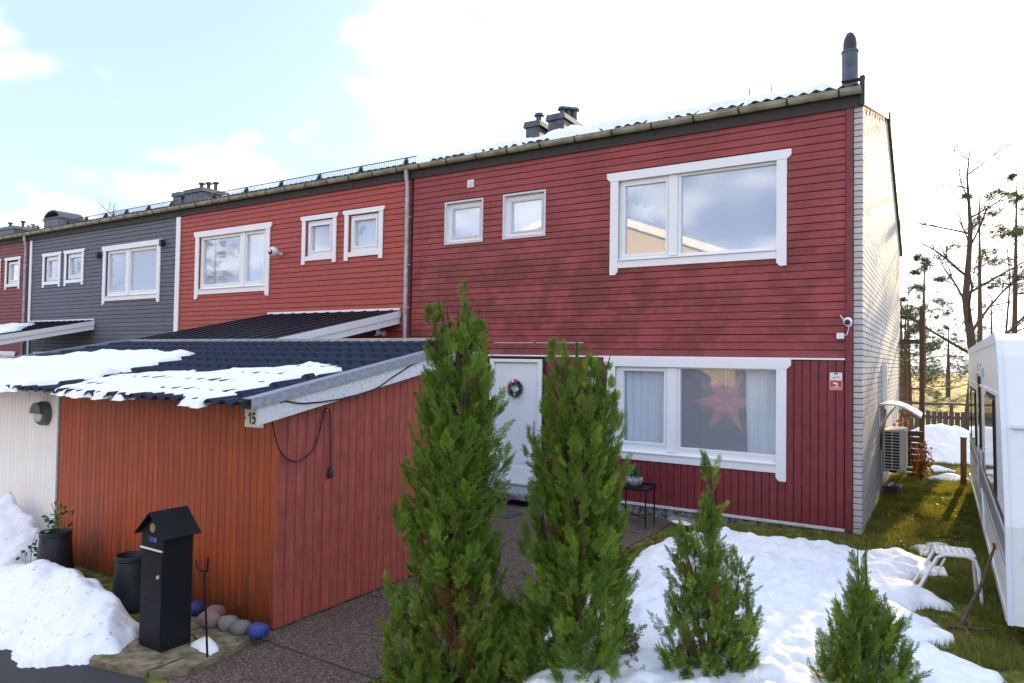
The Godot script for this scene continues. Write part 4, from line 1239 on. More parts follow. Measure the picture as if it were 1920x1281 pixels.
	part(span(-0.55, 0.55, -0.16, -0.02, 0.03, 0.48), "plinth", M.rubber, ds)
	part(span(-0.60, 0.60, 0.056, 0.072, 0.06, 0.58, 0.003), "grate", M.galv, ds)
	var dm := MB.new()
	dm.box(Vector3(-4.52, -0.108, 1.14), Vector3(0.62, 0.012, 0.42), Basis.IDENTITY, 0.004)
	solo(dm, "door_mat", M.mat, "blue grey rubber mat on the path before the step", "mat")
	# table with bowl plant
	var tb := thing("side_table", "small black metal side table against the red boards", "table", Vector3(-2.66, -0.12, 0.62))
	part(bx(Vector3(0, 0.50, 0), Vector3(0.44, 0.03, 0.36), 0.004), "tray", M.black, tb)
	part(bx(Vector3(0, 0.525, -0.175), Vector3(0.44, 0.03, 0.008)), "rim", M.black, tb)
	for sx in [-1.0, 1.0]:
		for sz in [-1.0, 1.0]:
			part(bx(Vector3(sx * 0.205, 0.245, sz * 0.165), Vector3(0.014, 0.49, 0.014)), "leg", M.black, tb)
	for s in [-1.0, 1.0]:
		var b := MB.new()
		b.tube([Vector3(-0.205, 0.13, -0.165 * s), Vector3(0.205, 0.13, 0.165 * s)], [0.006], 6)
		part(b, "cross_bar", M.black, tb)
	var bw := thing("bowl_planter", "small pale round bowl with succulent on the black side table", "planter", Vector3(-2.68, 0.397, 0.62))
	var b1 := MB.new()
	b1.lathe([Vector2(0, 0), Vector2(0.06, 0), Vector2(0.10, 0.035), Vector2(0.115, 0.075), Vector2(0.108, 0.11), Vector2(0.098, 0.11), Vector2(0.09, 0.09), Vector2(0, 0.09)], Vector3.ZERO, 24)
	part(b1, "bowl", M.concrete.duplicate(), bw)
	(bw.get_child(0) as MeshInstance3D).material_override.albedo_color = lin(0.5, 0.52, 0.56)
	var b2 := MB.new()
	leaf_cluster(b2, Vector3(0, 0.16, 0), 60, 0.035, 0.06, Color(0.04, 0.09, 0.035), 0.6)
	part(b2, "leaves", M.leafy, bw)
	# dish with snow on the ground
	var dsh := thing("ground_dish", "shallow grey dish holding snow beside the foundation", "dish", Vector3(-2.06, -0.09, 0.52))
	var d1 := MB.new()
	d1.lathe([Vector2(0, 0), Vector2(0.10, 0.0), Vector2(0.19, 0.075), Vector2(0.20, 0.08), Vector2(0.185, 0.085), Vector2(0.10, 0.02), Vector2(0, 0.02)], Vector3.ZERO, 24, Basis(Vector3.FORWARD, 0.12))
	part(d1, "dish_body", M.concrete, dsh)
	var d2 := MB.new()
	d2.lathe([Vector2(0.15, 0.045), Vector2(0.10, 0.062), Vector2(0, 0.07)], Vector3.ZERO, 20, Basis(Vector3.FORWARD, 0.12))
	part(d2, "snow_fill", M.snow, dsh)
	# step stool
	var so := thing("step_stool", "white folding step stool with two treads standing on the grass", "stool", Vector3(0.86, g(0.86, 2.0), 2.0), 0.1)
	part(bx(Vector3(0.05, 0.40, 0), Vector3(0.30, 0.03, 0.24), 0.008), "top_tread", M.plastic, so)
	for k in 6:
		part(bx(Vector3(-0.07 + k * 0.048, 0.418, 0), Vector3(0.030, 0.006, 0.21), 0.002), "grip_strip", M.unitbeige, so)
	part(bx(Vector3(-0.12, 0.21, 0.0), Vector3(0.22, 0.025, 0.24), 0.006), "low_tread", M.plastic, so)
	for s in [-1.0, 1.0]:
		var b := MB.new()
		b.tube([Vector3(0.24, 0.0, s * 0.15), Vector3(0.215, 0.30, s * 0.135), Vector3(0.19, 0.37, s * 0.13), Vector3(0.13, 0.395, s * 0.13), Vector3(-0.03, 0.39, s * 0.13), Vector3(-0.09, 0.36, s * 0.13), Vector3(-0.27, 0.0, s * 0.15)], [0.0145], 10)
		part(b, "leg", M.plastic, so)
		var c := MB.new()
		c.tube([Vector3(-0.03, 0.36, s * 0.125), Vector3(-0.10, 0.20, s * 0.125), Vector3(-0.23, 0.20, s * 0.125)], [0.010], 8)
		part(c, "brace", M.plastic, so)
	# sticks
	var st := thing("fallen_branch", "long bent bare branch leaning from the grass against the caravan", "branch", Vector3(0.95, 0.0, 2.72))
	var sb := MB.new()
	sb.tube([Vector3(-0.02, 0.01, 0.20), Vector3(0.05, 0.14, 0.05), Vector3(0.12, 0.25, -0.10), Vector3(0.17, 0.36, -0.22), Vector3(0.215, 0.50, -0.30), Vector3(0.235, 0.56, -0.33), Vector3(0.232, 0.60, -0.33)], [0.020, 0.017, 0.015, 0.014, 0.012, 0.010, 0.009], 8)
	part(sb, "wood", M.bark, st)
	var s3 := thing("fallen_branch", "short forked twig lying at the edge of the snow", "branch", Vector3(1.0, 0.0, 3.05))
	var sf := MB.new()
	sf.tube([Vector3(-0.16, 0.02, -0.10), Vector3(-0.02, 0.05, -0.06), Vector3(0.10, 0.04, -0.14), Vector3(0.18, 0.06, -0.22)], [0.012, 0.013, 0.010, 0.006], 7)
	sf.tube([Vector3(-0.03, 0.05, -0.06), Vector3(0.0, 0.03, 0.10), Vector3(0.05, 0.02, 0.24)], [0.013, 0.014, 0.010], 7)
	part(sf, "wood", M.bark, s3)

func build_gable_side() -> void:
	# heat pump on the gable
	var t := thing("heat_pump", "beige outdoor heat pump unit on bracket at the brick gable", "heat pump", Vector3(0.20, 0.42, -3.2))
	part(bx(Vector3(0, 0.33, 0), Vector3(0.30, 0.62, 0.80), 0.012), "casing", M.unitbeige, t)
	part(bx(Vector3(-0.03, 0.33, 0.402), Vector3(0.20, 0.56, 0.006)), "grille_back", M.rubber, t)
	for k in 12:
		part(bx(Vector3(-0.03, 0.085 + k * 0.045, 0.409), Vector3(0.20, 0.012, 0.010), 0.002), "slat", M.unitbeige, t)
	for x in [-0.135, -0.03, 0.075]:
		part(bx(Vector3(x, 0.33, 0.412), Vector3(0.012, 0.57, 0.012), 0.002), "grille_bar", M.unitbeige, t)
	for z in [-0.28, 0.28]:
		part(bx(Vector3(0.02, 0.0, z), Vector3(0.42, 0.03, 0.04), 0.003), "bracket_arm", M.alu, t)
		part(bx(Vector3(-0.18, 0.12, z), Vector3(0.03, 0.40, 0.04), 0.003), "bracket_leg", M.alu, t)
		part(bx(Vector3(-0.02, -0.0, z + 0.0), Vector3(0.10, 0.05, 0.06), 0.003), "rubber_foot", M.rubber, t)
	var hose := MB.new()
	hose.tube([Vector3(-0.13, 0.95, 0.30), Vector3(-0.15, 0.60, 0.30), Vector3(-0.16, 0.35, 0.33), Vector3(-0.10, 0.16, 0.36)], [0.018], 8)
	part(hose, "hose", M.unitbeige, t)
	# curved canopy above it
	var cn := thing("pump_canopy", "curved white canopy on the gable above the heat pump", "canopy", Vector3(0, 1.42, -3.1))
	var b := MB.new()
	var pts := PackedVector2Array()
	for k in 11:
		var s := k / 10.0
		pts.append(Vector2(0.01 + 0.55 * s, 0.05 - 0.17 * s * s + 0.03 * sin(s * PI)))
	for k in 11:
		var s := 1.0 - k / 10.0
		pts.append(Vector2(0.01 + 0.55 * s, 0.035 - 0.17 * s * s + 0.03 * sin(s * PI) - 0.012))
	b.prism(pts, Vector3(0, 0, -0.55), Vector3.RIGHT, Vector3.UP, Vector3(0, 0, 1.1))
	part(b, "shell", M.plastic, cn)
	for z in [-0.5, 0.5]:
		var a := MB.new()
		a.tube([Vector3(0.02, -0.28, z), Vector3(0.18, -0.03, z)], [0.012], 6)
		a.box(Vector3(0.012, -0.12, z), Vector3(0.02, 0.36, 0.04))
		part(a, "strut", M.plastic, cn)
	part(span(0.003, 0.075, 1.50, 2.08, -3.30, -3.20, 0.006), "conduit", M.plastic, self)
	tag(get_child(get_child_count() - 1), "white cable conduit running up the brick gable", "conduit")
	var cb := MB.new()
	cb.box(Vector3(0.12, 0.02, -3.5), Vector3(0.30, 0.20, 0.45), Basis.IDENTITY, 0.012)
	solo(cb, "concrete_block", M.concrete, "rough concrete block on the ground below the heat pump", "block")
	var dp := thing("dead_plant", "withered brown stems beside the concrete block", "plant", Vector3(0.12, 0.0, -3.05))
	var db := MB.new()
	for k in 60:
		var a := rng.randf() * TAU
		var d := Vector3(cos(a) * rng.randf_range(0.05, 0.22), rng.randf_range(0.08, 0.30), sin(a) * rng.randf_range(0.05, 0.35))
		var o := Vector3(rng.randf_range(-0.08, 0.1), 0, rng.randf_range(-0.5, 0.3))
		db.tube([o, o + d * 0.6 + Vector3(0, 0.05, 0), o + d], [0.004, 0.002], 4, false)
	part(db, "stems", M.bark, dp)
	# timber frame at the back corner
	var pg := thing("timber_frame", "tall brown timber frame of two posts and beam behind the gable", "pergola", Vector3(0, 0, -8.5))
	part(span(-0.085, 0.015, 0, 2.60, -0.05, 0.05, 0.005), "post", M.brownwood, pg)
	part(span(0.40, 0.50, 0, 3.3, -0.05, 0.05, 0.005), "post", M.brownwood, pg)
	part(span(0.017, 0.398, 2.55, 2.65, -0.04, 0.04, 0.005), "beam", M.brownwood, pg)
	# slatted screen
	var sc := thing("slat_screen", "dark brown slatted wooden screen beside the heat pump", "screen", Vector3(0.41, 0, -5.3))
	for x in [-0.10, 0.10]:
		part(bx(Vector3(x, 0.42, -0.03), Vector3(0.05, 0.88, 0.04), 0.003), "post", M.brownwood, sc)
	for k in 8:
		part(bx(Vector3(0.0, 0.06 + k * 0.108, 0.0), Vector3(0.26, 0.092, 0.02), 0.003), "slat", M.brownwood, sc)
	var gp := thing("gate_post", "short thick brown timber post at the rear of the caravan", "post", Vector3(1.14, 0, -4.9))
	part(bx(Vector3(0, 0.40, 0), Vector3(0.09, 0.84, 0.09), 0.006), "shaft", M.brownwood, gp)
	part(bx(Vector3(0, 0.83, 0), Vector3(0.11, 0.02, 0.11), 0.004), "cap", M.fencewood, gp)
	# rear fence
	var fn := thing("plank_fence", "grey brown plank fence with rail behind the snow heaps", "fence", Vector3(0, 0, -12.0))
	for k in 44:
		part(bx(Vector3(-2.6 + k * 0.13, 0.42 + rng.randf_range(-0.01, 0.01), 0), Vector3(0.112, 0.92, 0.02), 0.003), "plank", M.fencewood, fn)
	for y in [0.2, 0.72]:
		part(span(-2.68, 3.1, y - 0.04, y + 0.04, -0.05, -0.012), "rail", M.fencewood, fn)
	part(span(-2.68, 3.1, 1.05, 1.10, -0.06, -0.01, 0.004), "top_rail", M.fencewood, fn)
	for k in 4:
		part(span(-2.6 + k * 1.8, -2.52 + k * 1.8, 0, 1.05, -0.09, -0.013, 0.004), "fence_post", M.fencewood, fn)
	# shrub with rusty winter leaves
	for q in [[0.50, -5.05, 0.75, "beech shrub with rusty orange winter leaves beside the slatted screen"], [0.22, -6.2, 1.25, "beech shrub with orange leaves behind the canopy"]]:
		var sh := thing("beech_shrub", q[3], "shrub", Vector3(q[0], 0, q[1]))
		var tw := MB.new()
		var lf := MB.new()
		for k in 16:
			var a := rng.randf() * TAU
			var top := Vector3(cos(a) * rng.randf_range(0.05, 0.22), q[2] * rng.randf_range(0.5, 1.0), sin(a) * rng.randf_range(0.05, 0.25))
			tw.tube([Vector3.ZERO, top * 0.5 + Vector3(0.02, 0, 0), top], [0.008, 0.005, 0.002], 5, false)
			for j in 4:
				leaf_cluster(lf, top * rng.randf_range(0.3, 1.0), 7, 0.05, 0.055, Color(0.42, 0.13, 0.02), 0.0)
		part(tw, "twigs", M.bark, sh)
		part(lf, "leaves", M.leafy, sh)

func build_caravan() -> void:
	# side on the plane x = 0 of its own axes, length along -z
	var t := thing("caravan", "white touring caravan with dark windows and blue grey stripes", "caravan", Vector3(1.235, 0.0, 3.22))
	t.rotation.z = -0.016 * -1.0
	var W := 2.15
	var prof := PackedVector2Array([Vector2(0.0, 0.20), Vector2(-0.02, 0.9), Vector2(-0.22, 1.60), Vector2(-0.46, 2.14), Vector2(-0.58, 2.27), Vector2(-0.78, 2.33), Vector2(-7.4, 2.33), Vector2(-7.62, 2.26), Vector2(-7.75, 2.05), Vector2(-7.85, 0.9), Vector2(-7.85, 0.20)])
	var b := MB.new()
	b.prism(prof, Vector3(0, 0, 0), Vector3(0, 0, 1), Vector3.UP, Vector3(W, 0, 0))
	part(b, "body", M.caravan, t)
	# corner trim following the front profile
	for x in [-0.012, W - 0.02]:
		var tr := MB.new()
		var o := PackedVector2Array()
		for k in 7: o.append(prof[k] + Vector2(0.014, 0.012 if k > 4 else 0.0))
		for k in 7:
			var q := prof[6 - k]
			o.append(q + (Vector2(-0.085, 0) if 6 - k < 4 else Vector2(-0.05, -0.075)))
		tr.prism(o, Vector3(x, 0, 0), Vector3(0, 0, 1), Vector3.UP, Vector3(0.032, 0, 0))
		part(tr, "corner_trim", M.caravan_trim, t)
	# side windows: three small at the rear, one tall in the door, one large in front
	for q in [[-7.1, -6.35, 1.02, 1.72], [-5.9, -4.9, 1.02, 1.72], [-3.95, -3.65, 1.12, 2.0], [-2.35, -1.05, 0.98, 1.78]]:
		var wn := sub("side_window", t)
		part(span(-0.022, 0.004, q[2], q[3], q[0], q[1], 0.012), "pane", M.acryl, wn)
		part(holed(q[0] - 0.03, q[1] + 0.03, q[2] - 0.03, q[3] + 0.03, 0.0, 0.010, [q]), "rim", M.rubber, wn, Transform3D(Basis(Vector3(0, 0, 1), Vector3(0, 1, 0), Vector3(-1, 0, 0)), Vector3(0.002, 0, 0)))
	# door seams, locker line, skirt rail
	for z in [-4.12, -3.46]:
		part(span(-0.006, 0.0, 0.30, 2.10, z - 0.006, z + 0.006), "door_seam", M.stripe_grey, t)
	part(span(-0.014, 0.0, 1.83, 1.855, -7.7, -0.36, 0.003), "side_rail", M.caravan_trim, t)
	part(span(-0.020, 0.0, 0.20, 0.26, -7.85, -0.06, 0.004), "skirt_rail", M.alu, t)
	# decals
	for q in [[-7.6, -4.2, 0.92, 0.99, 1], [-3.4, -0.22, 0.90, 0.97, 0], [-7.6, -4.2, 0.70, 0.86, 1], [-3.4, -0.18, 0.66, 0.84, 1], [-4.05, -3.5, 0.70, 0.84, 1], [-7.6, -0.25, 0.60, 0.615, 0]]:
		var d := MB.new()
		d.prism(PackedVector2Array([Vector2(q[0], q[2]), Vector2(q[1], q[2] - 0.05), Vector2(q[1] + 0.02, q[3] - 0.05), Vector2(q[0], q[3])]), Vector3(-0.003, 0, 0), Vector3(0, 0, 1), Vector3.UP, Vector3(0.003, 0, 0))
		part(d, "stripe", M.stripe_blue if q[4] == 0 else M.stripe_grey, t)
	# wheel and arch
	var wa := MB.new()
	var ap := PackedVector2Array()
	for k in 15: ap.append(Vector2(-3.6 + cos(PI * k / 14.0) * 0.42, 0.20 + sin(PI * k / 14.0) * 0.44))
	for k in 15:
		var a := PI - PI * k / 14.0
		ap.append(Vector2(-3.6 + cos(a) * 0.37, 0.20 + sin(a) * 0.39))
	wa.prism(ap, Vector3(-0.022, 0, 0), Vector3(0, 0, 1), Vector3.UP, Vector3(0.02, 0, 0))
	part(wa, "wheel_arch", M.caravan_trim, t)
	var wl := sub("wheel", t, Vector3(0.12, 0.31, -3.6))
	var ty := MB.new()
	ty.lathe([Vector2(0.19, -0.09), Vector2(0.29, -0.09), Vector2(0.315, -0.05), Vector2(0.315, 0.05), Vector2(0.29, 0.09), Vector2(0.19, 0.09)], Vector3.ZERO, 28, Basis(Vector3.BACK, PI / 2))
	part(ty, "tyre", M.rubber, wl)
	var rm := MB.new()
	rm.lathe([Vector2(0.0, 0.05), Vector2(0.10, 0.06), Vector2(0.19, 0.085)], Vector3.ZERO, 24, Basis(Vector3.BACK, PI / 2))
	part(rm, "rim", M.alu, wl)
	part(span(-0.018, 0.0, 0.46, 0.52, -1.32, -1.22, 0.006), "side_marker", mat(0.75, 0.22, 0.02, 0.3), t)
	part(bx(Vector3(-0.02, 2.0, -2.9), Vector3(0.05, 0.10, 0.14), 0.012), "awning_lamp", M.lampglass, t)
	part(span(-0.012, 0.0, 0.95, 1.10, -3.30, -3.16, 0.004), "door_handle", M.stripe_grey, t)
	part(span(-0.010, 0.0, 0.42, 0.78, -4.9, -4.35, 0.004), "service_hatch", M.caravan_trim, t)
	# front: seam, sticker, lamp, gas locker line
	var tilt := atan2(0.20, 0.70)
	part(bx(Vector3(W / 2, 1.61, -0.205), Vector3(W - 0.1, 0.035, 0.03), 0.006, Basis(Vector3.RIGHT, -tilt)), "front_seam", M.caravan_trim, t)
	part(bx(Vector3(W / 2 + 0.02, 0.93, -0.006), Vector3(W - 0.16, 0.012, 0.02), 0.003), "locker_seam", M.stripe_grey, t)
	var lk := MB.new()
	lk.lathe([Vector2(0.045, 0), Vector2(0.045, 0.008), Vector2(0.02, 0.014), Vector2(0, 0.014)], Vector3(0.145, 0.70, 0.0), 16, Basis(Vector3.RIGHT, PI / 2))
	part(lk, "locker_lock", M.alu, t)
	var sk := sub("sticker", t, Vector3(0.27, 1.43, -0.155))
	sk.rotation.x = -tilt
	part(bx(Vector3(0, 0, 0.004), Vector3(0.26, 0.10, 0.003)), "label_plate", M.plastic, sk)
	text_part("NIBO", 0.050, M.inkblue, sk, Transform3D(Basis.from_scale(Vector3(1.3, 1, 1)), Vector3(-0.02, 0.018, 0.007)))
	for y in [-0.014, -0.032]:
		part(bx(Vector3(-0.01, y, 0.0062), Vector3(0.19, 0.006, 0.0014)), "print_line", M.stripe_grey, sk)

# ------------------------------------------------------------------ vegetation
var spray := []

func make_spray() -> void:
	# flat drooping fans of scale leaves, about 0.16 long, growing along +y in the plane x-y
	var r := RandomNumberGenerator.new(); r.seed = 5
	for variant in 3:
		var b := MB.new()
		var dia := func(o: Vector3, d: Vector3, w: float) -> void:
			var s := d.cross(Vector3(0, 0, 1)).normalized() * w
			var m := o + d * 0.45 + Vector3(0, 0, 0.004)
			b.tri(o, m + s, o + d); b.tri(o, o + d, m - s)
		var bend := 0.25 + 0.2 * variant
		var at := func(y: float) -> Vector3: return Vector3(0, y - bend * y * y * 1.2, bend * y * y * 3.0)
		dia.call(Vector3.ZERO, at.call(0.15), 0.005)
		for k in 6:
			var y := 0.018 + 0.020 * k
			for s in [-1.0, 1.0]:
				var ln := 0.060 * (1.0 - 0.08 * k) * r.randf_range(0.65, 1.2)
				var a := 0.78 - 0.03 * k + r.randf_range(-0.15, 0.15)
				var d := Vector3(sin(a) * s, cos(a), r.randf_range(-0.3, 0.3)) * ln
				var o: Vector3 = at.call(y + (0.008 if s > 0 else 0.0))
				dia.call(o, d, 0.0046)
				for q in [0.42]:
					var e := -1.0 if k % 2 == 0 else 1.0
					var a2: float = a * s + 0.65 * e
					dia.call(o + d * q, Vector3(sin(a2), cos(a2), r.randf_range(-0.3, 0.3)) * ln * 0.55, 0.0042)
		spray.append([b.v, b.n])

# lobes: [right, forward, y0, y1, radius] in metres from the foot, along the given axes
func thuja(called: String, label: String, foot: Vector3, lobes: Array, n: int, size: float, brown: Array) -> void:
	var t := thing(called, label, "thuja", foot)
	var R := Vector3(0.849, 0, -0.528); var F := Vector3(-0.528, 0, -0.849)
	var tb := MB.new()
	var top := 0.0
	for l in lobes: top = maxf(top, l[3])
	tb.tube([Vector3(0, -0.1, 0), Vector3(0.01, top * 0.5, 0), Vector3(0.0, top * 0.93, 0)], [0.05 * size, 0.03 * size, 0.004], 8)
	for l in lobes:
		var c: Vector3 = R * l[0] + F * l[1]
		tb.tube([Vector3(0, maxf(0.02, l[2] * 0.6), 0), c * 0.6 + Vector3(0, lerpf(l[2], l[3], 0.25), 0), c + Vector3(0, l[3] - 0.05, 0)], [0.018 * size, 0.012 * size, 0.003], 5, false)
	part(tb, "trunk", M.bark, t)
	var area := 0.0
	for l in lobes: area += l[4] * (l[3] - l[2])
	var xs := []; var cs := []
	for l in lobes:
		var k := int(n * l[4] * (l[3] - l[2]) / area)
		var c: Vector3 = R * l[0] + F * l[1]
		var ph := rng.randf() * 6.0
		var per := 13
		for i in int(k / per) + 1:
			var u := rng.randf()
			u = 1.0 - pow(1.0 - u, 0.8)
			var pr := (0.72 + 0.28 * sin(minf(u / 0.35, 1.0) * PI / 2)) if u < 0.35 else pow(maxf(0.0, 1.0 - pow((u - 0.35) / 0.65, 2.6)), 0.62)
			var a := rng.randf() * TAU
			pr *= 1.0 + 0.16 * sin(a * 3.0 + ph + u * 5.0) + 0.12 * sin(a * 5.0 - ph + u * 17.0)
			var thin: float = clampf(l[4] / 0.06, 0.45, 1.0)
			var ln := rng.randf_range(0.10, 0.19) * thin
			var out := Vector3(cos(a), 0, sin(a))
			var lean := rng.randf_range(0.2, 0.8) * (1.0 - 0.75 * smoothstep(0.7, 1.0, u)) * thin
			var ax := (Vector3.UP + out * lean + Vector3(rng.randfn(), rng.randfn() * 0.4, rng.randfn()) * 0.16).normalized()
			var depth := 1.0 - 0.55 * pow(rng.randf(), 2.4)
			var rr: float = maxf(0.0, l[4] * pr * depth - ln * lean * 0.55)
			var p := c + out * rr + Vector3(0, lerpf(l[2], l[3], u) - ln * 0.5, 0)
			var side := out.cross(Vector3.UP).rotated(Vector3.UP, rng.randfn() * 0.9)
			side = (side - ax * side.dot(ax)).normalized()
			var pick := rng.randf()
			var f0 := rng.randf_range(0.75, 1.2)
			for j in per:
				var t2 := (j + rng.randf()) / per
				var sg := 1.0 if j % 2 == 0 else -1.0
				var up := (ax + side * sg * (0.75 - 0.55 * t2) + Vector3(rng.randfn(), rng.randfn(), rng.randfn()) * 0.14).normalized()
				var nrm := up.cross(side)
				if nrm.length() < 0.05: nrm = out
				nrm = nrm.normalized().rotated(up, rng.randfn() * 0.5)
				var xx := up.cross(nrm).normalized()
				nrm = xx.cross(up).normalized()
				var sc: float = size * rng.randf_range(0.6, 1.0) * (1.0 - 0.35 * t2) * lerpf(0.6, 1.0, thin)
				xs.append(Transform3D(Basis(xx * sc, up * sc, nrm * sc), p + ax * ln * t2))
				var f := f0 * rng.randf_range(0.85, 1.15)
				var col := Color(0.085, 0.180, 0.018).lerp(Color(0.24, 0.33, 0.028), clampf(pick * 0.6 + rng.randf() * 0.4, 0, 1))
				for q in brown:
					if p.distance_to(q[0]) < q[1] * rng.randf_range(0.5, 1.1): col = Color(0.17, 0.065, 0.015)
				if pick < 0.012: col = Color(0.16, 0.07, 0.02)
				cs.append(Color(col.r * f, col.g * f, col.b * f))
	var sv := PackedVector3Array(); var sn := PackedVector3Array(); var scol := PackedColorArray()
	var one := PackedColorArray()
	for i in xs.size():
		var k: int = i % spray.size()
		var x: Transform3D = xs[i]
		sv.append_array(x * (spray[k][0] as PackedVector3Array))
		sn.append_array(Transform3D(x.basis.orthonormalized(), Vector3.ZERO) * (spray[k][1] as PackedVector3Array))
		one.resize(spray[k][0].size())
		one.fill(cs[i])
		scol.append_array(one)
	var ar := []
	ar.resize(Mesh.ARRAY_MAX)
	ar[Mesh.ARRAY_VERTEX] = sv; ar[Mesh.ARRAY_NORMAL] = sn; ar[Mesh.ARRAY_COLOR] = scol
	var am := ArrayMesh.new()
	am.add_surface_from_arrays(Mesh.PRIMITIVE_TRIANGLES, ar)
	part(am, "crown", M.leafy, t)

func build_thujas() -> void:
	# px figures of the photograph turned into metres at each tree's own distance
	var s1 := 1.0 / 274.0
	var L := func(u0: float, s: float, rows: Array, ybase: Callable) -> Array:
		var out := []
		for q in rows:
			out.append([(q[0] - u0) * s, q[4], ybase.call(q[2]), ybase.call(q[1]) - (0.05 if q[3] > 12 else 0.0), (q[3] - (5.0 if q[3] > 20 else 2.0)) * s])
		return out
	var y1 := func(v: float) -> float: return (1290.0 - v) * s1 * 1.0 - 0.08
	thuja("thuja_tree", "tallest thick thuja with spiky double top beside the red shed side", Vector3(-1.98, g(-1.98, 5.6), 5.60), L.call(845.0, s1, [
		[846, 610, 1090, 82, 0.0], [815, 590, 900, 38, 0.02], [866, 572, 930, 42, 0.0], [898, 690, 1060, 42, 0.05], [796, 700, 1050, 42, -0.04], [752, 900, 1005, 25, -0.05],
		[850, 990, 1320, 86, 0.0], [764, 1075, 1320, 40, -0.08], [738, 1065, 1210, 22, -0.06], [912, 1010, 1320, 40, 0.05], [942, 1085, 1230, 19, 0.0], [845, 720, 1200, 58, 0.18], [850, 770, 1200, 60, -0.20], [800, 1120, 1320, 48, -0.16], [898, 1120, 1320, 44, -0.13],
		[806, 548, 650, 7, 0.0], [822, 562, 660, 8, 0.05], [858, 530, 650, 9, 0.0], [872, 548, 650, 7, -0.05], [886, 566, 680, 9, 0.0], [796, 580, 700, 9, 0.0]], y1), 13800, 0.72, [[Vector3(0.10, 0.55, 0.12), 0.13], [Vector3(0.12, 0.30, 0.2), 0.12]])
	var s2 := 1.0 / 281.0
	var y2 := func(v: float) -> float: return (1290.0 - v) * s2 - 0.06
	thuja("thuja_tree", "second thick thuja with loose pointed top in front of the white door", Vector3(-1.22, g(-1.22, 5.25), 5.25), L.call(1072.0, s2, [
		[1068, 675, 1120, 76, 0.0], [1036, 665, 980, 34, 0.02], [1098, 675, 1000, 36, 0.03], [1018, 750, 1100, 38, 0.0], [1122, 745, 1120, 40, 0.02], [980, 805, 900, 13, 0.05],
		[1002, 900, 1320, 40, 0.0], [1135, 900, 1320, 40, 0.05], [1070, 960, 1320, 92, 0.0], [1160, 1080, 1320, 27, -0.02], [972, 1100, 1320, 26, -0.04], [1068, 740, 1260, 60, 0.18], [1075, 800, 1300, 64, -0.19],
		[1018, 650, 760, 8, 0.0], [1040, 640, 740, 8, 0.03], [1062, 632, 740, 8, 0.0], [1085, 640, 740, 8, -0.04], [1128, 655, 780, 9, 0.0], [1008, 690, 790, 8, 0.0]], y2), 13800, 0.72, [[Vector3(-0.05, 0.9, 0.2), 0.08]])
	var s3 := 1.0 / 283.0
	var y3 := func(v: float) -> float: return (1310.0 - v) * s3 - 0.02
	thuja("young_thuja", "young thuja with single leader glowing yellow green in the snow", Vector3(-0.46, g(-0.46, 4.86), 4.86), L.call(1332.0, s3, [
		[1329, 880, 1150, 22, 0.0], [1328, 960, 1310, 38, 0.0], [1300, 1010, 1310, 40, 0.0], [1365, 1060, 1310, 36, 0.02], [1275, 1010, 1130, 18, 0.0], [1390, 1050, 1280, 24, 0.0], [1270, 1130, 1310, 34, -0.05], [1335, 1090, 1310, 70, 0.0], [1405, 1140, 1310, 22, 0.0]], y3), 5600, 0.56, [[Vector3(0.02, 0.2, 0.1), 0.08]])
	var y4 := func(v: float) -> float: return (1330.0 - v) * s3 - 0.02
	thuja("young_thuja", "smallest bluish young thuja with thin bare tip in the snow", Vector3(0.42, g(0.42, 4.62), 4.62), L.call(1622.0, s3, [
		[1608, 1030, 1260, 13, 0.0], [1612, 1090, 1330, 34, 0.0], [1580, 1160, 1330, 34, 0.0], [1655, 1150, 1330, 36, 0.0], [1625, 1130, 1330, 60, 0.0], [1690, 1220, 1330, 20, 0.0], [1555, 1230, 1330, 20, 0.0]], y4), 5000, 0.54, [])

func limb(b: MB, p: Vector3, d: Vector3, len: float, r: float, depth: int, droop: float, tips: Array, spread := 0.6) -> void:
	var pts := [p]
	var rad := [r]
	var q := p
	var dir := d
	var n := 4
	for i in n:
		dir = (dir + Vector3(rng.randfn(), rng.randfn() * 0.6 + droop, rng.randfn()) * 0.11).normalized()
		q += dir * len / n
		pts.append(q)
		rad.append(r * (1.0 - 0.62 * (i + 1) / n))
		if depth > 0 and i >= 1:
			for k in (2 if depth > 1 else 1):
				var a := rng.randf() * TAU
				var s := dir.cross(Vector3(cos(a), sin(a), 0.3)).normalized()
				limb(b, q, (dir + s * rng.randf_range(spread * 0.7, spread * 1.4)).normalized(), len * rng.randf_range(0.4, 0.62), r * (1.0 - 0.62 * (i + 1) / n) * 0.62, depth - 1, droop, tips, spread)
	tips.append(q)
	b.tube(pts, rad, 6 if r > 0.03 else 4, false)

func bare_tree(foot: Vector3, h: float, r: float, label: String, seed_: int, called := "bare_tree", group := "") -> void:
	rng.seed = seed_
	var t := thing(called, label, "tree", foot, 0.0, group)
	var tk := MB.new()
	var br := MB.new()
	var tips := []
	tk.tube([Vector3(0, -0.1, 0), Vector3(0.02 * h, h * 0.22, 0), Vector3(-0.005 * h, h * 0.45, 0), Vector3(0.01 * h, h * 0.68, 0), Vector3(0.0, h * 0.86, 0), Vector3(0.012 * h, h, 0)], [r, r * 0.85, r * 0.65, r * 0.4, r * 0.2, r * 0.06], 10)
	for k in 15:
		var y := lerpf(h * 0.22, h * 0.92, k / 14.0)
		var a := k * 2.4 + rng.randf()
		limb(br, Vector3(0.005 * h, y, 0), Vector3(cos(a), rng.randf_range(0.45, 1.0), sin(a)).normalized(), h * 0.34 * (1.0 - 0.6 * k / 14.0) * rng.randf_range(0.75, 1.1), r * 0.36 * (1.0 - 0.6 * k / 14.0), 2, 0.05, tips)
	part(tk, "trunk", M.bark, t)
	part(br, "crown", M.bark, t)

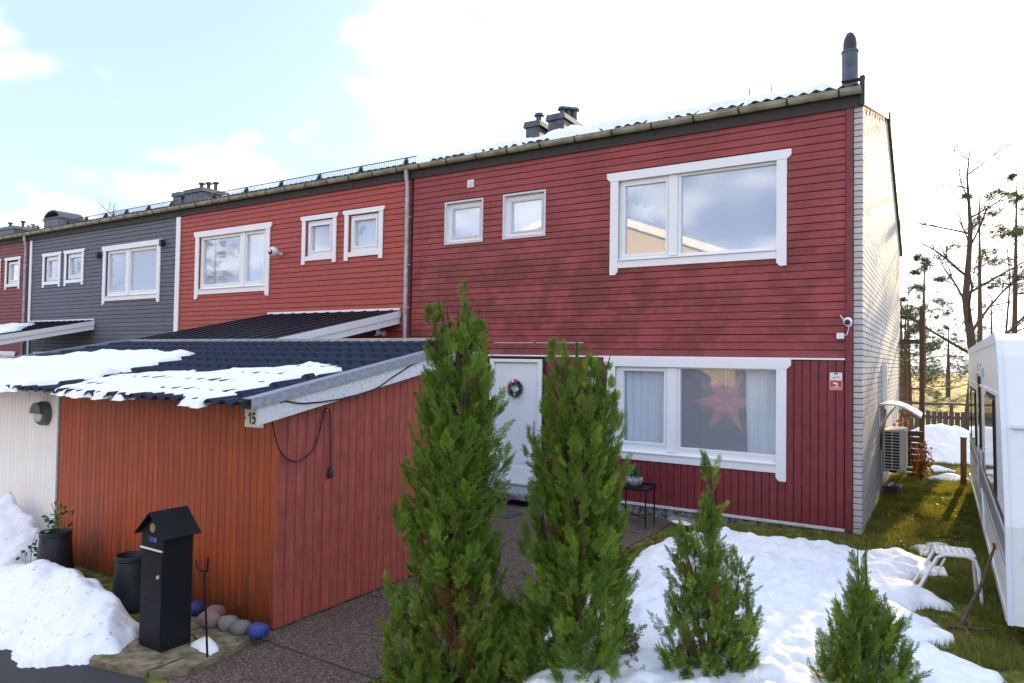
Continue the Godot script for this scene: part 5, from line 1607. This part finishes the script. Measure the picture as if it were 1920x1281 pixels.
func pine_tree(foot: Vector3, h: float, r: float, label: String, seed_: int, dens := 1.0, crown_from := 0.35, wide := 0.24, group := "") -> void:
	rng.seed = seed_
	var t := thing("pine_tree", label, "tree", foot, 0.0, group)
	var tk := MB.new()
	var lean := rng.randf_range(-0.02, 0.02) * h
	tk.tube([Vector3(0, -0.1, 0), Vector3(lean * 0.4, h * 0.35, 0), Vector3(lean * 0.7, h * 0.7, 0), Vector3(lean, h, 0)], [r, r * 0.8, r * 0.45, r * 0.06], 9)
	part(tk, "trunk", M.pinebark, t)
	var lb := MB.new()
	var nd := MB.new()
	var nb := int(30 * dens)
	for k in nb:
		var s := float(k) / nb
		var y := lerpf(h * crown_from, h * 0.98, s)
		var a := k * 2.4 + rng.randf() * 0.8
		var ln := h * wide * (1.05 - 0.85 * s) * rng.randf_range(0.6, 1.15)
		var tips := []
		limb(lb, Vector3(lean * y / h, y, 0), Vector3(cos(a), rng.randf_range(-0.1, 0.35), sin(a)).normalized(), ln, r * 0.22 * (1.1 - s), 2, 0.02, tips, 0.7)
		for p in tips:
			for j in 3:
				var c: Vector3 = p + Vector3(rng.randfn(), rng.randfn() * 0.6, rng.randfn()) * 0.07 * sqrt(h / 8.0)
				for q in 9:
					var d := Vector3(rng.randfn(), rng.randfn() * 0.7 + 0.35, rng.randfn()).normalized() * 0.15 * sqrt(h / 8.0)
					var w := d.cross(Vector3(rng.randf(), rng.randf(), rng.randf())).normalized() * 0.008 * sqrt(h / 8.0)
					var f := rng.randf_range(0.6, 1.4)
					nd.col = Color(0.085 * f, 0.095 * f, 0.028 * f)
					nd.tri(c - w, c + w, c + d)
	part(lb, "branches", M.pinebark, t)
	part(nd, "crown", M.leafy, t)

func build_trees() -> void:
	bare_tree(Vector3(1.50, 0, -16.0), 9.2, 0.16, "tall bare deciduous tree with forked limbs behind the plank fence", 101)
	pine_tree(Vector3(0.20, 0, -20.0), 6.4, 0.10, "slender young pine with tufted top left of the bare tree", 102, 0.6, 0.35, 0.17)
	pine_tree(Vector3(4.6, 0, -21.0), 11.5, 0.16, "tall dark spruce like pine at the caravan side", 103, 0.6, 0.4, 0.17)
	pine_tree(Vector3(3.2, 0, -24.0), 10.0, 0.12, "thin pine catching warm light between bare tree and tall spruce", 104, 0.5, 0.5, 0.14)
	pine_tree(Vector3(-0.2, 0, -21.0), 4.8, 0.10, "low pine with drooping limbs left of the bare trunk", 105, 0.5, 0.25, 0.25)
	pine_tree(Vector3(-0.5, 0, -24.0), 4.6, 0.12, "bushy low pine seen through the timber frame", 106, 0.6, 0.1, 0.36)
	pine_tree(Vector3(2.3, 0, -28.0), 10.5, 0.13, "far pine rising behind the caravan roof", 107, 0.35, 0.55, 0.16)
	pine_tree(Vector3(-1.2, 0, -38.0), 6.2, 0.15, "far pine low behind the timber frame", 108, 0.7, 0.12, 0.3)
	pine_tree(Vector3(1.2, 0, -46.0), 5.0, 0.15, "far pine in the gap beyond the plank fence", 109, 0.7, 0.1, 0.32)
	pine_tree(Vector3(2.9, 0, -58.0), 6.0, 0.15, "farthest pine in the gap between trunk and caravan", 113, 0.7, 0.1, 0.32)
	bare_tree(Vector3(2.6, 0, -17.5), 7.0, 0.05, "thin bare sapling leaning beside the caravan roof", 110)
	var w := 0
	for q in [[-9.0, -66.0, 9.0], [-4.5, -62.0, 8.0], [-0.6, -70.0, 9.5], [4.6, -64.0, 8.0], [8.5, -70.0, 9.0]]:
		pine_tree(Vector3(q[0], 0, q[1]), q[2], 0.18, "pine in the far wood, %s" % ["at its end behind the house", "behind the timber frame", "over the plank fence", "beside the caravan roof", "hidden behind the caravan"][w], 130 + w, 0.6, 0.08, 0.30, "pines of the far wood")
		w += 1
	bare_tree(Vector3(-51.0, 0, -18.0), 13.2, 0.22, "bare treetop showing above the far row house roof", 111)
	pine_tree(Vector3(-40.5, 0, -9.0), 9.6, 0.16, "green treetop at the far end of the row", 112, 1.0, 0.4, 0.2)
	# woods and a house across the lane, which the windows mirror
	var k := 0
	for q in [[-30.0, 33.0, 11.0], [-36.0, 27.0, 12.0], [-43.0, 31.0, 11.0], [-49.0, 24.0, 13.0], [-25.0, 38.0, 11.0], [-56.0, 30.0, 13.0], [-63.0, 22.0, 14.0]]:
		pine_tree(Vector3(q[0], 0, q[1]), q[2], 0.2, "%s in the wood across the lane" % ["pine at the near corner", "broad pine second from the corner", "pine opposite the grey house", "tall pine opposite the far house", "slim pine set back", "pine beyond the far house", "tallest pine at the far end"][k], 120 + k, 0.75, 0.12, 0.26, "pines across the lane")
		k += 1
	rng.seed = 900
	var o := thing("opposite_house", "cream boarded house with snowy gable roof across the lane", "house", Vector3(-14.0, 0, 20.0))
	var b := MB.new()
	b.prism(PackedVector2Array([Vector2(-7.5, 0), Vector2(7.5, 0), Vector2(7.5, 6.3), Vector2(0, 9.2), Vector2(-7.5, 6.3)]), Vector3.ZERO, Vector3.RIGHT, Vector3.UP, Vector3(0, 0, 8))
	part(b, "wall", tri_map(mat(0.62, 0.50, 0.30, 0.7), M.fine, Vector3(0.5, 0.5, 0.5)), o)
	for r in 46:
		var y := 0.2 + r * 0.18
		var half := 7.5 if y < 6.2 else (9.15 - y) / 2.9 * 7.5
		part(bx(Vector3(0, y, -0.012), Vector3(half * 2, 0.165, 0.024), 0.004), "board", mat_cream(), o)
	for s in [-1.0, 1.0]:
		var rf := MB.new()
		rf.prism(PackedVector2Array([Vector2(0, 9.25), Vector2(s * 8.0, 6.15), Vector2(s * 8.0, 6.5), Vector2(0, 9.6)]), Vector3(0, 0, -0.4), Vector3.RIGHT, Vector3.UP, Vector3(0, 0, 8.8))
		part(rf, "snowy_roof", M.snow, o)
	for x in [-4.0, 3.0]:
		part(bx(Vector3(x, 4.6, -0.03), Vector3(1.4, 1.3, 0.04), 0.004), "window_frame", M.white, o)
		part(bx(Vector3(x, 4.6, -0.052), Vector3(1.15, 1.05, 0.006)), "pane", M.acryl, o)

var _cream: Material
func mat_cream() -> Material:
	if _cream == null: _cream = tri_map(mat(0.64, 0.52, 0.31, 0.7), M.fine, Vector3(0.5, 0.5, 0.5))
	return _cream

# ------------------------------------------------------------------ ground
func axis_steps(a: float, b: float, lo: float, hi: float, step: float) -> Array:
	var out := [a]
	var x := a
	while x < b:
		var d := 0.0
		if x < lo: d = lo - x
		elif x > hi: d = x - hi
		x += maxf(step, d * 0.22)
		if out[-1] < lo and x > lo: x = lo
		out.append(minf(x, b))
	return out

func build_ground() -> void:
	var f := FastNoiseLite.new(); f.seed = 9; f.frequency = 0.9; f.fractal_octaves = 3
	var xs := axis_steps(-160, 160, -3.0, 2.5, 0.12)
	var zs := axis_steps(-220, 120, -13.0, 6.0, 0.14)
	var b := MB.new()
	b.grid(xs.size() - 1, zs.size() - 1, func(i: int, j: int) -> Vector3:
		var x: float = xs[i]; var z: float = zs[j]
		var soft := smoothstep(-2.3, -1.6, x) * (1.0 - smoothstep(5.4, 6.2, z))
		return Vector3(x, g(x, z) - 0.006 + 0.022 * f.get_noise_2d(x, z) * soft, z))
	structure(b, "ground", M.lawn)
	# aggregate path between house, shed and hedge, cast in panels with joints
	var p := MB.new()
	var edge := [[-2.30, 0.03], [-2.26, 0.86], [-2.30, 1.5], [-2.26, 2.3], [-2.38, 3.2], [-2.34, 4.3], [-2.38, 5.2], [-2.44, 6.0], [-2.5, 7.1]]
	var poly := PackedVector2Array([Vector2(-12.0, 0.03)])
	for e in edge: poly.append(Vector2(e[0], e[1]))
	poly.append(Vector2(-3.3, 6.72)); poly.append(Vector2(-3.66, 6.6)); poly.append(Vector2(-3.66, 2.9)); poly.append(Vector2(-12.0, 2.9))
	p.prism(poly, Vector3(0, -0.15, 0), Vector3.RIGHT, Vector3(0, 0, 1), Vector3(0, 0.034, 0))
	structure(p, "path", M.path)
	var jn := MB.new()
	for z in [1.05, 2.25, 3.45, 4.65, 5.85]:
		jn.box(Vector3(-3.0, -0.1145, z), Vector3(1.25, 0.001, 0.012))
	structure(jn, "path_joints", M.rubber)
	var r := MB.new()
	var rp := PackedVector2Array([Vector2(-60, 6.15), Vector2(-4.5, 6.15), Vector2(-4.3, 6.55), Vector2(-3.6, 6.74), Vector2(-2.4, 7.2), Vector2(60, 7.6), Vector2(60, 14.0), Vector2(-60, 14.0)])
	r.prism(rp, Vector3(0, -0.16, 0), Vector3.RIGHT, Vector3(0, 0, 1), Vector3(0, 0.040, 0))
	structure(r, "road", M.asphalt)
	# snow
	var main := PackedVector2Array()
	for q in [[-1.95, 2.84], [-2.06, 1.99], [-1.99, 1.3], [-1.81, 0.84], [-1.41, 0.62], [-0.92, 0.84], [-0.55, 0.93], [-0.28, 0.70], [0.06, 0.94], [0.41, 0.52], [0.62, 0.82], [0.76, 1.05], [0.72, 1.55], [0.55, 1.85], [0.86, 2.29], [0.83, 2.42], [0.60, 2.62], [0.75, 2.93], [0.92, 3.23], [0.88, 3.38], [0.72, 3.44], [0.97, 3.55], [1.12, 3.80], [1.25, 4.6], [1.3, 6.6], [-0.9, 6.9], [-1.32, 6.0], [-1.72, 4.95], [-2.02, 3.87]]: main.append(Vector2(q[0], q[1]))
	var lump := FastNoiseLite.new(); lump.seed = 71; lump.frequency = 0.9; lump.fractal_octaves = 2
	tag(part(snow_sheet(main, func(x, z): return g(x, z), 0.085, 0.30, 0.035, 0.10, 61, func(x, z): return 0.11 * maxf(0.0, lump.get_noise_2d(x * 1.5, z * 1.5)) + 0.035 * lump.get_noise_2d(x * 5.0 + 9.0, z * 5.0) + 0.03), "lawn_snow", M.snow, self), "broad lumpy snow field on the lawn around the young thujas", "snow", "", "stuff")
	var small := PackedVector2Array()
	for q in [[0.50, 0.32], [0.68, 0.02], [0.90, -0.05], [0.88, 0.42], [0.66, 0.62]]: small.append(Vector2(q[0], q[1]))
	tag(part(snow_sheet(small, func(x, z): return g(x, z), 0.05, 0.14, 0.025, 0.06, 62), "lawn_snow", M.snow, self), "small flat snow patch on the grass behind the step stool", "snow", "", "stuff")
	# heaps near the fence
	var hp := [[Vector2(0.85, -10.6), 1.5, 0.55, "tall snow heap in front of the plank fence"], [Vector2(0.80, -8.6), 1.15, 0.30, "lower snow heap before the fence heap"], [Vector2(0.75, -6.55), 0.40, 0.10, "thin snow patch on the lit grass by the screen"], [Vector2(0.95, -5.6), 0.38, 0.09, "thin snow patch at the foot of the gate post"]]
	for q in hp:
		var pl := PackedVector2Array()
		for k in 14:
			var a := TAU * k / 14.0
			pl.append(q[0] + Vector2(cos(a) * q[1] * rng.randf_range(0.8, 1.15), sin(a) * q[1] * 0.75 * rng.randf_range(0.8, 1.15)))
		var c: Vector2 = q[0]; var hh: float = q[2]; var ra: float = q[1]
		tag(part(snow_sheet(pl, func(x, z): return g(x, z), hh * 0.35, ra * 0.5, 0.06, 0.10, 63 + int(ra * 10), func(x, z): return hh * maxf(0.0, 1.0 - Vector2(x, z).distance_to(c) / ra)), "snow_heap", M.snow, self), q[3], "snow", "", "stuff")
	# ploughed bank in front of the white half of the shed
	var bank := PackedVector2Array()
	for q in [[-12.0, 5.72], [-6.95, 5.72], [-6.72, 5.80], [-6.75, 6.05], [-6.40, 6.26], [-5.7, 6.22], [-5.45, 6.12], [-5.15, 6.25], [-4.75, 6.22], [-4.42, 6.28], [-4.25, 6.48], [-4.16, 6.62], [-4.32, 6.85], [-4.45, 7.0], [-4.62, 7.06], [-4.95, 7.0], [-5.4, 7.02], [-6.6, 7.5], [-12.0, 7.6]]: bank.append(Vector2(q[0], q[1]))
	var hill := func(x: float, z: float) -> float:
		var y := 0.28 * exp(-pow((x + 5.0) / 0.75, 2.0) - pow((z - 6.48) / 0.33, 2.0))
		y += 0.20 * exp(-pow((x + 5.95) / 0.6, 2.0) - pow((z - 6.5) / 0.4, 2.0))
		y += 0.50 * exp(-pow((x + 7.55) / 0.62, 2.0) - pow((z - 5.75) / 0.5, 2.0))
		y += 0.30 * exp(-pow((x + 9.0) / 1.2, 2.0) - pow((z - 6.1) / 0.8, 2.0))
		return y * (1.0 + 0.16 * lump.get_noise_2d(x * 2.4, z * 2.4))
	tag(part(snow_sheet(bank, func(x, z): return -0.122, 0.11, 0.16, 0.03, 0.06, 64, hill), "snow_bank", M.snowdirt, self), "ploughed lumpy snow bank with dirt specks before the shed", "snow", "", "stuff")
	var bit := PackedVector2Array()
	for q in [[-3.86, 6.12], [-3.60, 6.20], [-3.58, 6.30], [-3.86, 6.30]]: bit.append(Vector2(q[0], q[1]))
	tag(part(snow_sheet(bit, func(x, z): return -0.078, 0.06, 0.06, 0.02, 0.02, 65), "snow_bank", M.snow, self), "little wedge of snow at the right foot of the mailbox", "snow", "", "stuff")
	# snow along the eave of the end house
	var ev := PackedVector2Array()
	var n := 60
	for k in n + 1:
		var x := -7.0 + 6.62 * k / n
		ev.append(Vector2(x, 0.10 - 0.16 * maxf(0.0, f.get_noise_2d(x * 1.7, 3.0) + 0.05) - (0.20 if x > -1.35 and x < -0.55 else 0.0)))
	ev.append(Vector2(-0.30, -2.6)); ev.append(Vector2(-7.05, -2.6))
	tag(part(snow_sheet(ev, func(x, z): return 5.515 - z * SLOPE, 0.14, 0.14, 0.045, 0.06, 66, func(x, z): return 0.05 * lump.get_noise_2d(x * 1.5, z)), "roof_snow", M.snow, self), "long snow layer along the eave of the stained red house", "snow", "", "stuff")
	var e2 := PackedVector2Array([Vector2(-14.0, -0.45), Vector2(-13.2, -0.6), Vector2(-12.6, -1.6), Vector2(-14.0, -1.8)])
	tag(part(snow_sheet(e2, func(x, z): return 5.515 - z * SLOPE, 0.16, 0.2, 0.06, 0.05, 67), "roof_snow", M.snow, self), "snow remnant at the left end of the bright red house roof", "snow", "", "stuff")
	# grass tufts on the lawn, none under the snow
	var tuft := MB.new()
	var r2 := RandomNumberGenerator.new(); r2.seed = 8
	for k in 9:
		var a := r2.randf() * TAU
		var o := Vector3(cos(a), 0, sin(a)) * r2.randf() * 0.025
		var tip := o + Vector3(cos(a) * r2.randf_range(0.005, 0.03), r2.randf_range(0.035, 0.085), sin(a) * r2.randf_range(0.005, 0.03))
		var s := Vector3(-sin(a), 0, cos(a)) * 0.0028
		tuft.col = Color.WHITE * r2.randf_range(0.75, 1.15)
		tuft.tri(o - s, o + s, tip)
	var xf := []; var cs := []
	rng.seed = 333
	for k in 60000:
		var x := rng.randf_range(-2.3, 1.9); var z := 5.4 - 17.0 * pow(rng.randf(), 1.0)
		if k > 34000:
			x = rng.randf_range(0.0, 1.3); z = rng.randf_range(-9.0, 3.6)
		if x < 0.02 and z < 0.06: continue
		if poly_d(main, Vector2(x, z)) > 0.03: continue
		if x < -2.2 and z < 7.0: continue
		var nz := f.get_noise_2d(x * 1.2 + 50, z * 1.2)
		if nz < -0.28 and rng.randf() < 0.8: continue
		var s := rng.randf_range(0.6, 1.25)
		xf.append(Transform3D(Basis(Vector3.UP, rng.randf() * TAU).scaled(Vector3(s, s * rng.randf_range(0.5, 1.1), s)), Vector3(x, g(x, z) - 0.008 + 0.022 * f.get_noise_2d(x, z) * smoothstep(-2.3, -1.6, x), z)))
		var q := clampf(rng.randf() * 0.8 + nz * 0.6, 0, 1)
		var c := Color(0.14, 0.18, 0.024).lerp(Color(0.38, 0.33, 0.08), q)
		cs.append(c)
	var mm := MultiMesh.new()
	mm.transform_format = MultiMesh.TRANSFORM_3D
	mm.use_colors = true
	mm.mesh = tuft.mesh()
	mm.instance_count = xf.size()
	for i in xf.size():
		mm.set_instance_transform(i, xf[i]); mm.set_instance_color(i, cs[i])
	var gi := MultiMeshInstance3D.new()
	gi.multimesh = mm
	gi.material_override = M.grass
	gi.name = "lawn_grass"
	add_child(gi)
	tag(gi, "short patchy winter grass on the lawn", "grass", "", "stuff")
	# fallen leaves and twigs
	var lv := MB.new()
	for k in 420:
		var x := rng.randf_range(0.05, 1.15); var z := rng.randf_range(-8.0, 0.3)
		if k > 330: x = rng.randf_range(-2.2, 1.0); z = rng.randf_range(0.1, 2.0)
		if poly_d(main, Vector2(x, z)) > 0: continue
		var o := Vector3(x, g(x, z) + 0.016, z)
		var a := rng.randf() * TAU
		var d := Vector3(cos(a), rng.randf_range(-0.1, 0.4), sin(a)) * rng.randf_range(0.025, 0.055)
		var s := d.cross(Vector3.UP).normalized() * d.length() * 0.4 + Vector3(0, rng.randf_range(-0.004, 0.01), 0)
		lv.col = Color(0.34, 0.13, 0.04).lerp(Color(0.42, 0.34, 0.24), rng.randf()) * rng.randf_range(0.5, 1.1)
		lv.tri(o, o + d * 0.5 + s, o + d); lv.tri(o, o + d, o + d * 0.5 - s)
	tag(part(lv, "fallen_leaves", M.leafy, self), "scattered brown leaves on the grass beside the gable", "leaves", "", "stuff")

# ------------------------------------------------------------------ sky
const SUN_AZ := 4.8
const SUN_EL := 13.0

func sun_dir() -> Vector3:
	var a := deg_to_rad(SUN_AZ); var e := deg_to_rad(SUN_EL)
	return Vector3(sin(a) * cos(e), sin(e), -cos(a) * cos(e))

func make_sky() -> Sky:
	var W := 1024; var H := 512
	var im := Image.create(W, H, false, Image.FORMAT_RGBF)
	var f := FastNoiseLite.new(); f.seed = 37; f.frequency = 1.5; f.fractal_octaves = 5; f.fractal_gain = 0.55
	var sd := sun_dir()
	for j in H:
		var e := PI / 2 - PI * (j + 0.5) / H
		for i in W:
			var az := (i + 0.5) / W * TAU
			var d := Vector3(sin(az) * cos(e), sin(e), -cos(az) * cos(e))
			var up := maxf(d.y, 0.0)
			var t := pow(up, 0.38)
			var c := Vector3(0.50, 0.585, 0.74).lerp(Vector3(0.145, 0.235, 0.45), t)
			var ga := rad_to_deg(acos(clampf(d.dot(sd), -1, 1)))
			c += Vector3(1.0, 0.84, 0.56) * 2.4 * exp(-ga / 8.0) + Vector3(0.62, 0.57, 0.48) * exp(-ga * ga / 950.0)
			# thin broken cloud, seen along a flat layer
			var q := Vector3(d.x, 0, d.z) / (up + 0.22)
			var n := f.get_noise_3d(q.x * 0.9, 3.0, q.z * 0.9 + 2.0)
			var k := smoothstep(-0.06, 0.36, n) * smoothstep(0.0, 0.10, d.y) * 0.9
			c = c.lerp(Vector3(0.98, 0.99, 1.02), k)
			if d.y < 0: c = Vector3(0.55, 0.56, 0.58)
			im.set_pixel(i, j, Color(c.x, c.y, c.z))
	var m := PanoramaSkyMaterial.new()
	m.panorama = ImageTexture.create_from_image(im)
	var s := Sky.new()
	s.sky_material = m
	return s

func _ready() -> void:
	# ---- camera
	var cam := Camera3D.new()
	cam.name = "camera"
	add_child(cam)
	cam.position = Vector3(0.8155, 2.0522, 9.3966)
	cam.rotation = Vector3(0.026764, 0.556193, 0.015376)
	cam.fov = 52.61
	cam.far = 600.0
	cam.current = true
	# ---- sky, exposure
	var env := Environment.new()
	env.background_mode = Environment.BG_SKY
	env.sky = make_sky()
	env.background_energy_multiplier = 1.0
	env.tonemap_mode = Environment.TONE_MAPPER_LINEAR
	env.tonemap_exposure = 2.6
	env.sdfgi_enabled = true; env.ssao_enabled = true; env.ssil_enabled = true
	var we := WorldEnvironment.new()
	we.name = "environment"
	we.environment = env
	add_child(we)
	# ---- sun, low behind the trees to the right
	var sun := DirectionalLight3D.new()
	sun.name = "sun"
	add_child(sun)
	sun.look_at_from_position(Vector3.ZERO, -sun_dir(), Vector3.UP)
	sun.light_color = Color(1.0, 0.86, 0.64)
	sun.light_energy = 1.6
	sun.light_angular_distance = 0.5
	sun.shadow_enabled = true
	# ---- the place
	rng.seed = 2024
	make_materials()
	make_units()
	build_ground()
	rng.seed = 77
	build_row()
	canopy(-10.9, -7.36, "black metal porch roof with white barge board against the bright red house", false)
	canopy(-21.05, -17.62, "snowy porch roof with white edge in front of the grey house", true)
	build_shed()
	rng.seed = 88
	build_yard()
	build_gable_side()
	build_caravan()
	make_spray()
	rng.seed = 99
	build_thujas()
	build_trees()
